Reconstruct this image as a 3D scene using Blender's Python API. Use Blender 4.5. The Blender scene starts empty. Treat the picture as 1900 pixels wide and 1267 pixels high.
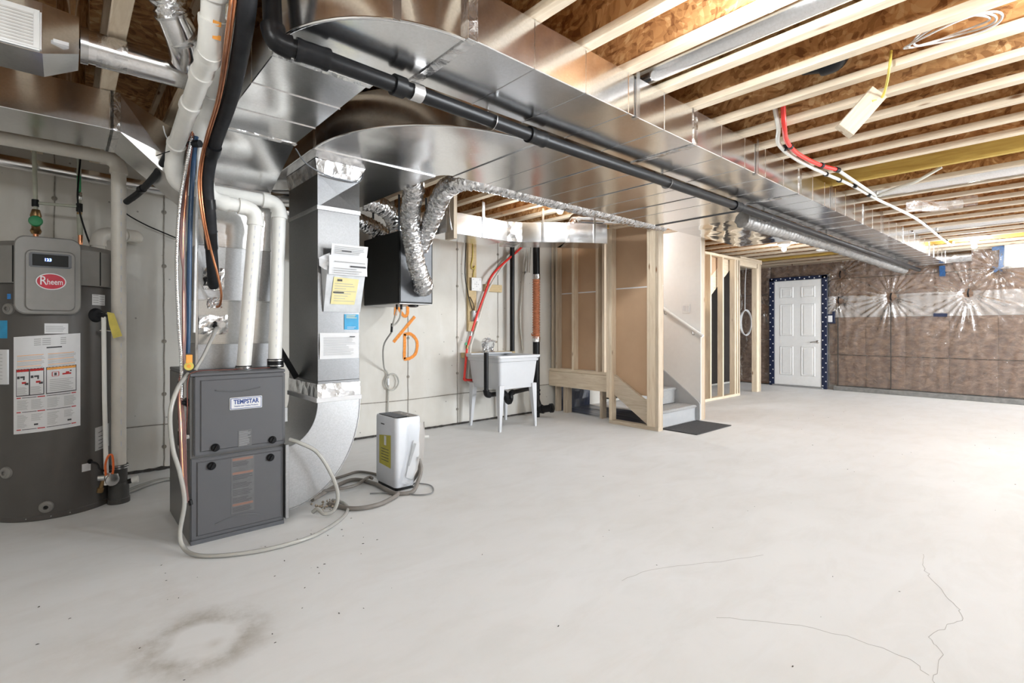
import bpy, bmesh, math, random
from mathutils import Vector, Matrix, noise
RAD = math.radians
sc = bpy.context.scene
col = sc.collection
random.seed(11)

# ------------------------------------------------------------------ camera, world, exposure
cam_d = bpy.data.cameras.new('camera'); cam = bpy.data.objects.new('camera', cam_d); col.objects.link(cam)
cam.location = (0, 0, 1.12); cam.rotation_euler = (RAD(90), 0, RAD(-41.5))
cam_d.sensor_width = 36; cam_d.lens = 940 / 1900 * 36; cam_d.shift_y = -23.5 / 1900
cam_d.clip_start = .02; sc.camera = cam
vs = sc.view_settings
vs.view_transform = 'Standard'; vs.look = 'None'; vs.gamma = 1.0; vs.use_curve_mapping = False
vs.exposure = 0.78
BULB = 520.0            # emission strength of every lamp bulb
DAY = 150.0             # base power of far-window daylight and the added right-wall fill (W)
world = bpy.data.worlds.new('sky'); sc.world = world; world.use_nodes = True
world.node_tree.nodes['Background'].inputs[0].default_value = (.80, .90, 1, 1)
world.node_tree.nodes['Background'].inputs[1].default_value = 4.0

def daylight(name, loc, size, rot, power):
    l = bpy.data.lights.new(name, 'AREA'); l.shape = 'RECTANGLE'; l.size, l.size_y = size
    l.energy = power; l.color = (.86, .93, 1)
    o = bpy.data.objects.new(name, l); o.location = loc; o.rotation_euler = rot; col.objects.link(o)
daylight('added_fill_right', (6.9, -4.15, 1.4), (3.2, 1.4), (RAD(90), 0, 0), DAY * 2.0)  # fill light added at the unseen right wall
daylight('daylight_far', (10.66, .45, 2.22), (.7, .28), (RAD(90), 0, RAD(90)), DAY * .8)

# ------------------------------------------------------------------ helpers
WL = {}
def reg(o, w): WL[o.name] = Vector(w)
def adopt(o, parent):
    if parent is not None:
        o.parent = parent
        o.matrix_parent_inverse = Matrix.Translation(-WL[parent.name])
def tag(o, label=None, cat=None, group=None, kind=None):
    if label: o['label'] = label
    if cat: o['category'] = cat
    if group: o['group'] = group
    if kind: o['kind'] = kind
    return o
def root(name, loc, label, cat, group=None):
    o = bpy.data.objects.new(name, None); o.empty_display_size = .1; col.objects.link(o)
    o.location = loc; reg(o, loc); return tag(o, label, cat, group)
def make(name, me, mat, parent=None, center=True):
    o = bpy.data.objects.new(name, me); col.objects.link(o)
    if mat is not None and not me.materials: me.materials.append(mat)
    w = Vector((0, 0, 0))
    if center and me.vertices:
        lo = Vector([min(v.co[i] for v in me.vertices) for i in range(3)])
        hi = Vector([max(v.co[i] for v in me.vertices) for i in range(3)])
        w = (lo + hi) / 2; me.transform(Matrix.Translation(-w))
    o.location = w; reg(o, w); adopt(o, parent)
    return o
def smooth(me, ang=35):
    me.shade_smooth(); me.set_sharp_from_angle(angle=RAD(ang))
def mesh(name, verts, faces, mat, parent=None, ang=None):
    me = bpy.data.meshes.new(name); me.from_pydata([tuple(v) for v in verts], [], faces); me.update()
    bm = bmesh.new(); bm.from_mesh(me); bmesh.ops.recalc_face_normals(bm, faces=bm.faces); bm.to_mesh(me); bm.free()
    if ang: smooth(me, ang)
    return make(name, me, mat, parent)
BOXC = {}
def box(name, lo, hi, mat, parent=None, bev=0.0, rot=None, seg=1):
    lo = Vector(lo); hi = Vector(hi); c = (lo + hi) / 2; d = hi - lo
    key = (round(d.x, 4), round(d.y, 4), round(d.z, 4), bev, seg, mat.name)
    if key in BOXC: me = BOXC[key]
    else:
        bm = bmesh.new(); bmesh.ops.create_cube(bm, size=1)
        for v in bm.verts: v.co = Vector((v.co.x * d.x, v.co.y * d.y, v.co.z * d.z))
        if bev: bmesh.ops.bevel(bm, geom=bm.edges[:], offset=min(bev, min(d) * .45), segments=seg, affect='EDGES')
        me = bpy.data.meshes.new(name); bm.to_mesh(me); bm.free()
        if bev and seg > 1: smooth(me, 50)
        me.materials.append(mat); BOXC[key] = me
    o = bpy.data.objects.new(name, me); col.objects.link(o); o.location = c
    if rot: o.rotation_euler = rot
    reg(o, c); adopt(o, parent)
    return o
def catmull(pts, n):
    P = [Vector(p) for p in pts]; out = []
    for i in range(len(P) - 1):
        p0 = P[i - 1] if i else P[0] * 2 - P[1]; p1 = P[i]; p2 = P[i + 1]
        p3 = P[i + 2] if i + 2 < len(P) else P[-1] * 2 - P[-2]
        for k in range(n):
            t = k / n
            out.append(.5 * ((2 * p1) + (p2 - p0) * t + (2 * p0 - 5 * p1 + 4 * p2 - p3) * t * t + (3 * p1 - p0 - 3 * p2 + p3) * t ** 3))
    out.append(P[-1]); return out
def resample(path, step):
    out = [path[0]]; acc = 0
    for a, b in zip(path, path[1:]):
        L = (b - a).length; t = step - acc
        while t <= L and L > 0:
            out.append(a.lerp(b, t / L)); t += step
        acc = (acc + L) % step if L else acc
    return out
def sweep(path, rad, seg=12, cap=True, jit=0.0):
    """tube along path; rad is a number or fn(i, n)"""
    P = [Vector(p) for p in path]; n = len(P); V = []; Fc = []
    T = [(P[min(i + 1, n - 1)] - P[max(i - 1, 0)]).normalized() for i in range(n)]
    up = Vector((0, 0, 1)) if abs(T[0].z) < .9 else Vector((1, 0, 0))
    N = (up - T[0] * up.dot(T[0])).normalized()
    for i in range(n):
        N = (N - T[i] * N.dot(T[i])).normalized(); B = T[i].cross(N)
        r = rad(i, n) if callable(rad) else rad
        for k in range(seg):
            a = 2 * math.pi * k / seg
            rr = r + (random.uniform(-jit, jit) if jit else 0)
            V.append(P[i] + (N * math.cos(a) + B * math.sin(a)) * rr)
    for i in range(n - 1):
        for k in range(seg):
            a = i * seg + k; b = i * seg + (k + 1) % seg
            Fc.append((a, b, b + seg, a + seg))
    if cap:
        Fc.append(tuple(range(seg))); Fc.append(tuple(range((n - 1) * seg, n * seg)))
    return V, Fc
def tube(name, pts, r, mat, parent=None, seg=12, sm=0, cap=True, jit=0, ang=40):
    path = catmull(pts, sm) if sm else [Vector(p) for p in pts]
    V, Fc = sweep(path, r, seg, cap, jit)
    return mesh(name, V, Fc, mat, parent, ang)
def flex(name, pts, r, mat, parent=None, pitch=.02, amp=.006, jit=.005, seg=20, step=.006):
    path = resample(catmull(pts, 12), step)
    f = lambda i, n: r + amp * math.sin(2 * math.pi * i * step / pitch) + random.uniform(-jit, jit) * .5
    V, Fc = sweep(path, f, seg, True, jit)
    return mesh(name, V, Fc, mat, parent, 70)
def pipe_run(parent, pts, r, mat, bend=.07, seg=16, er=1.13, names=('pipe', 'elbow'), emat=None, hub=True):
    """straight lengths joined by fitted elbows"""
    P = [Vector(p) for p in pts]; ends = []
    for i in range(len(P)):
        a = b = P[i]
        if i: a = P[i] + (P[i - 1] - P[i]).normalized() * (bend if i < len(P) - 1 else 0)
        if i < len(P) - 1: b = P[i] + (P[i + 1] - P[i]).normalized() * (bend if i else 0)
        ends.append((a, b))
    for i in range(len(P) - 1):
        if (ends[i][1] - ends[i + 1][0]).length > .004:
            tube(names[0], [ends[i][1], ends[i + 1][0]], r, mat, parent, seg)
    for i in range(1, len(P) - 1):
        a, b = ends[i]; path = [a + (a - P[i]) * .25]
        for k in range(9):
            t = k / 8; path.append(a * (1 - t) ** 2 + P[i] * 2 * t * (1 - t) + b * t * t)
        path.append(b + (b - P[i]) * .25)
        n_ = len(path)
        fr = (lambda i_, n__: r * (er * 1.07 if i_ in (0, 1, n__ - 1, n__ - 2) else er)) if hub else r * er
        tube(names[1], path, fr, emat or mat, parent, seg)
def lathe(name, prof, c, axis, mat, parent=None, seg=24, ang=35, cap=True):
    """prof: (radius, height) along axis from c"""
    ax = Vector(axis).normalized(); u = ax.orthogonal().normalized(); w = ax.cross(u); c = Vector(c); V = []; Fc = []
    for r, h in prof:
        for k in range(seg):
            a = 2 * math.pi * k / seg; V.append(c + ax * h + (u * math.cos(a) + w * math.sin(a)) * r)
    for i in range(len(prof) - 1):
        for k in range(seg):
            a = i * seg + k; b = i * seg + (k + 1) % seg; Fc.append((a, b, b + seg, a + seg))
    if cap:
        Fc.append(tuple(range(seg))); Fc.append(tuple(range((len(prof) - 1) * seg, len(prof) * seg)))
    return mesh(name, V, Fc, mat, parent, ang)
def loft(name, loops, mat, parent=None, cap=True, ang=30):
    n = len(loops[0]); V = [Vector(p) for L in loops for p in L]; Fc = []
    for i in range(len(loops) - 1):
        for k in range(n):
            a = i * n + k; b = i * n + (k + 1) % n; Fc.append((a, b, b + n, a + n))
    if cap: Fc.append(tuple(range(n))); Fc.append(tuple(range((len(loops) - 1) * n, len(loops) * n)))
    return mesh(name, V, Fc, mat, parent, ang)
def prism(name, poly, axis, a, b, mat, parent=None, ang=None):
    """poly in the two remaining axes (in xyz order), extruded a..b on axis"""
    def pt(p, t):
        q = list(p); q.insert(axis, t); return Vector(q)
    return loft(name, [[pt(p, a) for p in poly], [pt(p, b) for p in poly]], mat, parent, True, ang)
def ribbon(name, pts, w, nrm, mat, parent=None, th=.0008, sm=6):
    """flat painted stroke or strip of width w lying on a surface with normal nrm"""
    path = catmull(pts, sm) if sm else [Vector(p) for p in pts]; nrm = Vector(nrm).normalized(); V = []; Fc = []
    for i, p in enumerate(path):
        t = (path[min(i + 1, len(path) - 1)] - path[max(i - 1, 0)]).normalized(); s = t.cross(nrm).normalized()
        ww = (w(i) if callable(w) else w) / 2
        V += [p + s * ww, p - s * ww, p - s * ww + nrm * th, p + s * ww + nrm * th]
    for i in range(len(path) - 1):
        for k in range(4):
            a = i * 4 + k; b = i * 4 + (k + 1) % 4; Fc.append((a, b, b + 4, a + 4))
    Fc += [(0, 1, 2, 3), tuple(range(len(V) - 4, len(V)))]
    return mesh(name, V, Fc, mat, parent)
def lettering(name, s, size, loc, rot, mat, parent, ext=.0006, align='CENTER', sx=1.0, bold=0.0, shear=0.0):
    cu = bpy.data.curves.new(name, 'FONT'); cu.body = s; cu.size = size; cu.extrude = ext; cu.align_x = align; cu.align_y = 'CENTER'
    cu.offset = bold; cu.shear = shear; cu.resolution_u = 3
    t = bpy.data.objects.new('tmp', cu); col.objects.link(t)
    me = bpy.data.meshes.new_from_object(t.evaluated_get(bpy.context.evaluated_depsgraph_get()))
    bpy.data.objects.remove(t); bpy.data.curves.remove(cu)
    M4 = Matrix.Translation(loc) @ rot.to_4x4() @ Matrix.Diagonal((sx, 1, 1, 1))
    me.transform(M4); me.materials.clear(); me.name = name
    return make(name, me, mat, parent)
FACE_NY = Matrix(((1, 0, 0), (0, 0, -1), (0, 1, 0)))        # text standing on a face that looks to -y
FACE_NX = Matrix(((0, 0, -1), (-1, 0, 0), (0, 1, 0)))       # ... to -x

# ------------------------------------------------------------------ materials
def nodes(name):
    m = bpy.data.materials.new(name); m.use_nodes = True; nt = m.node_tree
    return m, nt, nt.nodes['Principled BSDF'], nt.nodes['Material Output']
def nd(nt, t, **kw):
    n = nt.nodes.new(t)
    for k, v in kw.items():
        if k.startswith('i_'): n.inputs[k[2:].replace('_', ' ')].default_value = v
        else: setattr(n, k, v)
    return n
def ramp(nt, src, stops):
    r = nd(nt, 'ShaderNodeValToRGB'); el = r.color_ramp.elements
    while len(el) < len(stops): el.new(.5)
    for e, (p, c) in zip(el, stops): e.position = p; e.color = (*c, 1)
    nt.links.new(src, r.inputs[0]); return r.outputs[0]
def coords(nt, scale=(1, 1, 1), world=False, rnd=False, rot=(0, 0, 0)):
    if world: s = nd(nt, 'ShaderNodeNewGeometry').outputs['Position']
    else: s = nd(nt, 'ShaderNodeTexCoord').outputs['Object']
    if rnd:
        oi = nd(nt, 'ShaderNodeObjectInfo'); a = nd(nt, 'ShaderNodeVectorMath', operation='SCALE')
        cx = nd(nt, 'ShaderNodeCombineXYZ')
        for k in range(3): nt.links.new(oi.outputs['Random'], cx.inputs[k])
        nt.links.new(cx.outputs[0], a.inputs[0]); a.inputs['Scale'].default_value = 17.3
        ad = nd(nt, 'ShaderNodeVectorMath', operation='ADD'); nt.links.new(s, ad.inputs[0]); nt.links.new(a.outputs[0], ad.inputs[1]); s = ad.outputs[0]
    mp = nd(nt, 'ShaderNodeMapping'); mp.inputs['Scale'].default_value = scale; mp.inputs['Rotation'].default_value = rot
    nt.links.new(s, mp.inputs[0]); return mp.outputs[0]
def noise_n(nt, vec, scale, detail=4, rough=.55, dist=0):
    n = nd(nt, 'ShaderNodeTexNoise'); n.inputs['Scale'].default_value = scale; n.inputs['Detail'].default_value = detail
    n.inputs['Roughness'].default_value = rough; n.inputs['Distortion'].default_value = dist
    nt.links.new(vec, n.inputs['Vector']); return n.outputs['Fac']
def bump(nt, src, bs, strength, dist=.01, prev=None):
    b = nd(nt, 'ShaderNodeBump'); b.inputs['Strength'].default_value = strength; b.inputs['Distance'].default_value = dist
    nt.links.new(src, b.inputs['Height'])
    if prev is not None: nt.links.new(prev, b.inputs['Normal'])
    nt.links.new(b.outputs[0], bs.inputs['Normal']); return b.outputs[0]
def mixc(nt, fac, a, b, mode='MIX'):
    m = nd(nt, 'ShaderNodeMix', data_type='RGBA', blend_type=mode)
    for s, v in ((0, fac), (6, a), (7, b)):
        if isinstance(v, (int, float)): m.inputs[s].default_value = v
        elif isinstance(v, tuple): m.inputs[s].default_value = (*v, 1)
        else: nt.links.new(v, m.inputs[s])
    return m.outputs[2]
def math_n(nt, op, a, b=None, clamp=False):
    m = nd(nt, 'ShaderNodeMath', operation=op, use_clamp=clamp)
    for s, v in ((0, a), (1, b)):
        if v is None: continue
        if isinstance(v, (int, float)): m.inputs[s].default_value = v
        else: nt.links.new(v, m.inputs[s])
    return m.outputs[0]
def plain(name, c, rough=.5, metal=0., var=.12, scale=18, bs=.05, stretch=(1, 1, 1), coat=0, world=False, rnd=False, spec=.5):
    m, nt, p, o = nodes(name)
    f = noise_n(nt, coords(nt, stretch, world, rnd), scale)
    lo = tuple(max(0, x * (1 - var)) for x in c); hi = tuple(min(1, x * (1 + var)) for x in c)
    nt.links.new(ramp(nt, f, [(.3, lo), (.7, hi)]), p.inputs['Base Color'])
    p.inputs['Roughness'].default_value = rough; p.inputs['Metallic'].default_value = metal; p.inputs['Coat Weight'].default_value = coat; p.inputs['Specular IOR Level'].default_value = spec
    if bs: bump(nt, f, p, bs, .004)
    return m
def wood(name, axis, c1, c2, knots=True):
    m, nt, p, o = nodes(name); st = [9, 9, 9]; st[axis] = .9
    v = coords(nt, tuple(st), rnd=True)
    g = noise_n(nt, v, 3.2, 6, .6, 1.2); v2 = coords(nt, tuple(x * .35 for x in st), rnd=True)
    g2 = noise_n(nt, v2, 2.2, 3)
    c = ramp(nt, g, [(.30, c1), (.68, c2)])
    c = mixc(nt, math_n(nt, 'MULTIPLY', g2, .45), c, tuple(x * .78 for x in c1))
    if knots:
        vo = nd(nt, 'ShaderNodeTexVoronoi'); st2 = [7, 7, 7]; st2[axis] = 2.2
        nt.links.new(coords(nt, tuple(st2), rnd=True), vo.inputs['Vector']); vo.inputs['Scale'].default_value = 1.0
        k = ramp(nt, vo.outputs['Distance'], [(.04, (1, 1, 1)), (.10, (0, 0, 0))])
        c = mixc(nt, k, c, (.22, .11, .05))
    nt.links.new(c, p.inputs['Base Color']); p.inputs['Roughness'].default_value = .75; p.inputs['Specular IOR Level'].default_value = .3
    bump(nt, g, p, .12, .003); return m
PINE = [wood('pine_%s' % 'xyz'[i], i, (.66, .53, .38), (.86, .75, .59)) for i in range(3)]
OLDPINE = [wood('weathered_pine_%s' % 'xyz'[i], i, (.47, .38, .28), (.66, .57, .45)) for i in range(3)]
LVL = wood('yellow_laminated_beam', 1, (.42, .27, .06), (.62, .45, .12), False)

def osb_mat(name, tint=1.0, hue=(1, 1, 1)):
    m, nt, p, o = nodes(name); cs = None
    base = coords(nt, (1, 1, 1), world=True)
    w = nd(nt, 'ShaderNodeTexNoise'); w.inputs['Scale'].default_value = 3.5; nt.links.new(base, w.inputs['Vector'])
    off = nd(nt, 'ShaderNodeVectorMath', operation='MULTIPLY_ADD'); off.inputs[1].default_value = (.25, .25, .25)
    nt.links.new(w.outputs['Color'], off.inputs[0]); nt.links.new(base, off.inputs[2])
    vals = []
    for rot, st in (((.3, .2, .5), (11, 38, 38)), ((-.5, .9, -.4), (38, 13, 34)), ((.9, -.4, .2), (30, 34, 10))):
        mp = nd(nt, 'ShaderNodeMapping'); mp.inputs['Rotation'].default_value = rot; mp.inputs['Scale'].default_value = st
        nt.links.new(off.outputs[0], mp.inputs[0])
        vo = nd(nt, 'ShaderNodeTexVoronoi'); vo.inputs['Scale'].default_value = 1.0; nt.links.new(mp.outputs[0], vo.inputs['Vector'])
        sp = nd(nt, 'ShaderNodeSeparateColor'); nt.links.new(vo.outputs['Color'], sp.inputs[0]); vals.append(sp.outputs[0])
    v = math_n(nt, 'ADD', math_n(nt, 'MULTIPLY', vals[0], .45), math_n(nt, 'MULTIPLY', vals[1], .33))
    v = math_n(nt, 'ADD', v, math_n(nt, 'MULTIPLY', vals[2], .22))
    st = [(.15, (.20, .085, .03)), (.45, (.42, .215, .085)), (.65, (.52, .29, .12)), (.92, (.68, .47, .25))]
    st = [(a, tuple(min(1, x * tint * h) for x, h in zip(c, hue))) for a, c in st]
    nt.links.new(ramp(nt, v, st), p.inputs['Base Color']); p.inputs['Roughness'].default_value = .7
    p.inputs['Specular IOR Level'].default_value = .25
    bump(nt, v, p, .25, .004); return m
OSB = osb_mat('oriented_strand_board')

def galv_mat(name, c=.76, rough=.2, wave=.35, spangle=.5, wscale=2.2):
    m, nt, p, o = nodes(name); w = coords(nt, (1, 1, 1), world=True)
    vo = nd(nt, 'ShaderNodeTexVoronoi'); vo.inputs['Scale'].default_value = 150; nt.links.new(w, vo.inputs['Vector'])
    sp = nd(nt, 'ShaderNodeSeparateColor'); nt.links.new(vo.outputs['Color'], sp.inputs[0])
    cc = ramp(nt, sp.outputs[0], [(0, (c * (1 - .18 * spangle),) * 3), (1, (c, c, min(1, c * 1.01)))])
    nt.links.new(cc, p.inputs['Base Color'])
    big = noise_n(nt, w, 1.3, 3)
    r = math_n(nt, 'ADD', math_n(nt, 'MULTIPLY', sp.outputs[1], .05 * spangle), math_n(nt, 'MULTIPLY', big, .16))
    nt.links.new(math_n(nt, 'ADD', r, rough - .08), p.inputs['Roughness'])
    p.inputs['Metallic'].default_value = 1
    b1 = bump(nt, noise_n(nt, w, wscale, 1.5, .4), p, wave, .03)
    return m
GALV = galv_mat('galvanized_sheet_steel', .86, .17, .35, .5)
GALVB = galv_mat('satin_galvanized_steel', .44, .36, .15, .7); GALVD = galv_mat('dull_galvanized_steel', .20, .36, .10, .6)
def foil_mat(name, scale=30):
    m, nt, p, o = nodes(name); w = coords(nt, (1, 1, 1), world=True)
    p.inputs['Base Color'].default_value = (.80, .80, .80, 1); p.inputs['Metallic'].default_value = 1; p.inputs['Roughness'].default_value = .24
    vo = nd(nt, 'ShaderNodeTexVoronoi', feature='F1'); vo.inputs['Scale'].default_value = scale; nt.links.new(w, vo.inputs['Vector'])
    n1 = noise_n(nt, w, scale * 1.8, 3, .6, 1)
    b = bump(nt, vo.outputs['Distance'], p, .7, .012); bump(nt, n1, p, .5, .006, b)
    c = ramp(nt, n1, [(.3, (.62, .62, .63)), (.7, (.9, .9, .9))]); nt.links.new(c, p.inputs['Base Color']); return m
FOIL = foil_mat('crinkled_foil'); FOILT = foil_mat('foil_tape', 14)

def floor_mat():
    m, nt, p, o = nodes('trowelled_concrete_slab'); w = coords(nt, (1, 1, 1), world=True)
    a = noise_n(nt, w, .55, 5, .6); b = noise_n(nt, coords(nt, (1, 2.2, 1), True), 2.6, 6, .65, .6); d = noise_n(nt, w, 42, 3)
    c = ramp(nt, a, [(.3, (.70, .70, .69)), (.7, (.78, .79, .80))])
    c = mixc(nt, math_n(nt, 'MULTIPLY', ramp(nt, b, [(.45, (0, 0, 0)), (.75, (1, 1, 1))]), .30), c, (.60, .58, .545))
    # dried ring left by standing water, plus its rusty spots
    pos = nd(nt, 'ShaderNodeNewGeometry').outputs['Position']
    wob = nd(nt, 'ShaderNodeTexNoise'); wob.inputs['Scale'].default_value = 5; wob.inputs['Detail'].default_value = 4; nt.links.new(pos, wob.inputs['Vector'])
    wv = nd(nt, 'ShaderNodeVectorMath', operation='MULTIPLY_ADD'); wv.inputs[1].default_value = (.14, .14, 0); nt.links.new(wob.outputs['Color'], wv.inputs[0]); nt.links.new(pos, wv.inputs[2])
    def dist(cx, cy):
        sb = nd(nt, 'ShaderNodeVectorMath', operation='DISTANCE'); sb.inputs[1].default_value = (cx + .07, cy + .07, 0); nt.links.new(wv.outputs[0], sb.inputs[0]); return sb.outputs['Value']
    r0 = dist(.375, 2.10)
    ring = ramp(nt, r0, [(.10, (0, 0, 0)), (.155, (1, 1, 1)), (.18, (.75, .75, .75)), (.25, (.12, .12, .12)), (.36, (0, 0, 0))])
    blotch = ramp(nt, noise_n(nt, w, 6.5, 5, .7), [(.35, (.25, .25, .25)), (.62, (1, 1, 1))])
    c = mixc(nt, math_n(nt, 'MULTIPLY', math_n(nt, 'MULTIPLY', ring, blotch), .75), c, (.30, .275, .225))
    for cx, cy, rr, k in ((.20, 2.16, .09, .45), (.40, 2.045, .045, .35), (.33, 2.55, .28, .22), (.05, 2.30, .25, .25), (1.9, 2.8, .3, .18)):
        s = ramp(nt, dist(cx, cy), [(0, (1, 1, 1)), (rr, (0, 0, 0))])
        c = mixc(nt, math_n(nt, 'MULTIPLY', math_n(nt, 'MULTIPLY', s, blotch), k), c, (.34, .28, .20))
    nt.links.new(c, p.inputs['Base Color'])
    rg = ramp(nt, b, [(.3, (.45,) * 3), (.7, (.62,) * 3)]); nt.links.new(rg, p.inputs['Roughness']); p.inputs['Specular IOR Level'].default_value = .35
    bb = bump(nt, b, p, .06, .01); bump(nt, d, p, .05, .002, bb); return m
FLOOR = floor_mat()
def wallconc():
    m, nt, p, o = nodes('poured_concrete_wall'); w = coords(nt, (1, 1, 1), world=True)
    a = noise_n(nt, w, 1.1, 5, .6); b = noise_n(nt, coords(nt, (3, 3, .8), True), 2.2, 5, .6); d = noise_n(nt, w, 60, 3)
    c = ramp(nt, a, [(.3, (.58, .55, .495)), (.72, (.72, .70, .65))])
    c = mixc(nt, math_n(nt, 'MULTIPLY', ramp(nt, b, [(.5, (0, 0, 0)), (.8, (1, 1, 1))]), .5), c, (.74, .73, .70))
    vo = nd(nt, 'ShaderNodeTexVoronoi'); vo.inputs['Scale'].default_value = 9; vo.inputs['Randomness'].default_value = 1; nt.links.new(w, vo.inputs['Vector'])
    pit = ramp(nt, math_n(nt, 'ADD', vo.outputs['Distance'], math_n(nt, 'MULTIPLY', d, .06)), [(.075, (1, 1, 1)), (.10, (0, 0, 0))])
    c = mixc(nt, math_n(nt, 'MULTIPLY', pit, .6), c, (.12, .11, .10))
    nt.links.new(c, p.inputs['Base Color']); p.inputs['Roughness'].default_value = .8; p.inputs['Specular IOR Level'].default_value = .25
    b1 = bump(nt, a, p, .15, .03); bump(nt, d, p, .15, .002, b1); return m
CONC = wallconc()
def batt_mat():
    m, nt, p, o = nodes('brown_glass_fibre_batt'); w = coords(nt, (1, 1, 1.7), world=True)
    a = noise_n(nt, w, 8.0, 9, .72, .5); b = noise_n(nt, w, 1.3, 4)
    c = ramp(nt, a, [(.30, (.075, .046, .032)), (.5, (.195, .125, .086)), (.70, (.37, .26, .18))])
    c = mixc(nt, math_n(nt, 'MULTIPLY', b, .35), c, (.19, .11, .08))
    nt.links.new(c, p.inputs['Base Color']); p.inputs['Roughness'].default_value = .95; bump(nt, a, p, .7, .03); return m
BATT = batt_mat()
def poly_mat(name, haze, tint=(.9, .88, .85)):
    m, nt, p, o = nodes(name); nt.nodes.remove(p); w = coords(nt, (1, 1, 1), world=True)
    tr = nd(nt, 'ShaderNodeBsdfTransparent'); tr.inputs[0].default_value = (.97, .97, .97, 1)
    gl = nd(nt, 'ShaderNodeBsdfGlossy'); gl.inputs['Roughness'].default_value = .14; gl.inputs[0].default_value = (1, 1, 1, 1)
    df = nd(nt, 'ShaderNodeBsdfDiffuse'); df.inputs[0].default_value = (*tint, 1)
    bp = nd(nt, 'ShaderNodeBump'); bp.inputs['Strength'].default_value = .5; bp.inputs['Distance'].default_value = .02
    nt.links.new(noise_n(nt, w, 11, 4, .6, 1.5), bp.inputs['Height'])
    for s in (gl, df): nt.links.new(bp.outputs[0], s.inputs['Normal'])
    fr = nd(nt, 'ShaderNodeFresnel'); fr.inputs[0].default_value = 1.5; nt.links.new(bp.outputs[0], fr.inputs['Normal'])
    m1 = nd(nt, 'ShaderNodeMixShader'); m1.inputs[0].default_value = haze; nt.links.new(tr.outputs[0], m1.inputs[1]); nt.links.new(df.outputs[0], m1.inputs[2])
    m2 = nd(nt, 'ShaderNodeMixShader'); nt.links.new(math_n(nt, 'MULTIPLY', fr.outputs[0], 1.9, True), m2.inputs[0]); nt.links.new(m1.outputs[0], m2.inputs[1]); nt.links.new(gl.outputs[0], m2.inputs[2])
    nt.links.new(m2.outputs[0], o.inputs[0]); return m
POLY = poly_mat('clear_vapour_barrier_film', .025); POLY2 = poly_mat('doubled_vapour_barrier_film', .24)
def clear_mat(name, tint, haze, rough=.08):
    m, nt, p, o = nodes(name); nt.nodes.remove(p); w = coords(nt)
    tr = nd(nt, 'ShaderNodeBsdfTransparent'); tr.inputs[0].default_value = (*tint, 1)
    df = nd(nt, 'ShaderNodeBsdfDiffuse'); nt.links.new(ramp(nt, noise_n(nt, w, 9), [(.3, tuple(x * .85 for x in tint)), (.7, tint)]), df.inputs[0])
    gl = nd(nt, 'ShaderNodeBsdfGlossy'); gl.inputs['Roughness'].default_value = rough
    fr = nd(nt, 'ShaderNodeFresnel')
    m1 = nd(nt, 'ShaderNodeMixShader'); m1.inputs[0].default_value = haze; nt.links.new(tr.outputs[0], m1.inputs[1]); nt.links.new(df.outputs[0], m1.inputs[2])
    m2 = nd(nt, 'ShaderNodeMixShader'); nt.links.new(fr.outputs[0], m2.inputs[0]); nt.links.new(m1.outputs[0], m2.inputs[1]); nt.links.new(gl.outputs[0], m2.inputs[2])
    nt.links.new(m2.outputs[0], o.inputs[0]); return m
HOSE = clear_mat('clear_vinyl_hose', (.80, .79, .74), .50); BAGM = clear_mat('clear_plastic_bag', (.95, .96, .97), .22)
def emit(name, c, s):
    m, nt, p, o = nodes(name); nt.nodes.remove(p); e = nd(nt, 'ShaderNodeEmission'); e.inputs[0].default_value = (*c, 1); e.inputs[1].default_value = s
    nt.links.new(e.outputs[0], o.inputs[0]); return m
BULBM = emit('lamp_bulb_glow', (.935, .975, 1), BULB); SCREEN = emit('blue_display_digits', (.15, .28, 1), 6)
PAPERBACK = plain('brown_gypsum_paper', (.48, .32, .20), .85, var=.06, scale=3, world=True)
WHITE = plain('white_painted_drywall', (.83, .83, .82), .6, var=.015)
TRIMW = plain('white_gloss_paint', (.80, .80, .79), .35, var=.02)
PVC = plain('white_pvc', (.80, .79, .75), .32, var=.03); PVCW = plain('ivory_pvc', (.70, .665, .60), .35, var=.04)
ABS = plain('black_abs', (.007, .007, .008), .36, var=.3, spec=.28); RUB = plain('black_rubber_insulation', (.016, .0165, .019), .62, var=.3, spec=.25)
BLACK = plain('matt_black_coating', (.007, .0075, .007), .5, var=.2, spec=.3); DGREY = plain('dark_grey_steel', (.10, .105, .115), .35, var=.08)
COPPER = plain('copper', (.62, .27, .14), .28, 1, var=.15); BRASS = plain('tarnished_brass', (.30, .19, .09), .38, 1, var=.2)
STEEL = plain('bright_steel', (.62, .62, .62), .25, 1, var=.1); CHROME = plain('chrome', (.75, .75, .75), .1, 1, var=.05)
RED = plain('red_pex', (.72, .035, .025), .35, var=.08); WPEX = plain('pale_pex', (.62, .60, .54), .4, var=.06)
ORANGE = plain('orange_spray_paint', (.75, .25, .03), .7, var=.2, scale=40); ORPLASTIC = plain('orange_plastic', (.78, .15, .03), .4)
CORR = plain('copper_brown_corrugated_sleeve', (.52, .20, .10), .35, .25, var=.2)
PAPER = plain('white_paper', (.72, .72, .73), .7, var=.02); INK = plain('printing_ink', (.06, .06, .065), .7); INKG = plain('grey_print', (.38, .38, .38), .7)
REDINK = plain('red_print', (.50, .02, .02), .6); ORINK = plain('orange_print', (.85, .36, .06), .6); YELLOW = plain('yellow_sticker', (.74, .66, .33), .6, var=.05)
BLUEST = plain('blue_sticker', (.02, .30, .55), .5); GREEN = plain('green_handle', (.02, .28, .10), .4); LOGORED = plain('logo_red', (.45, .01, .03), .4)
NAVY = plain('navy_sheathing_tape', (.007, .015, .05), .4); BLUETAPE = plain('blue_tape', (.010, .06, .17), .35, scale=40, var=.4)
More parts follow.
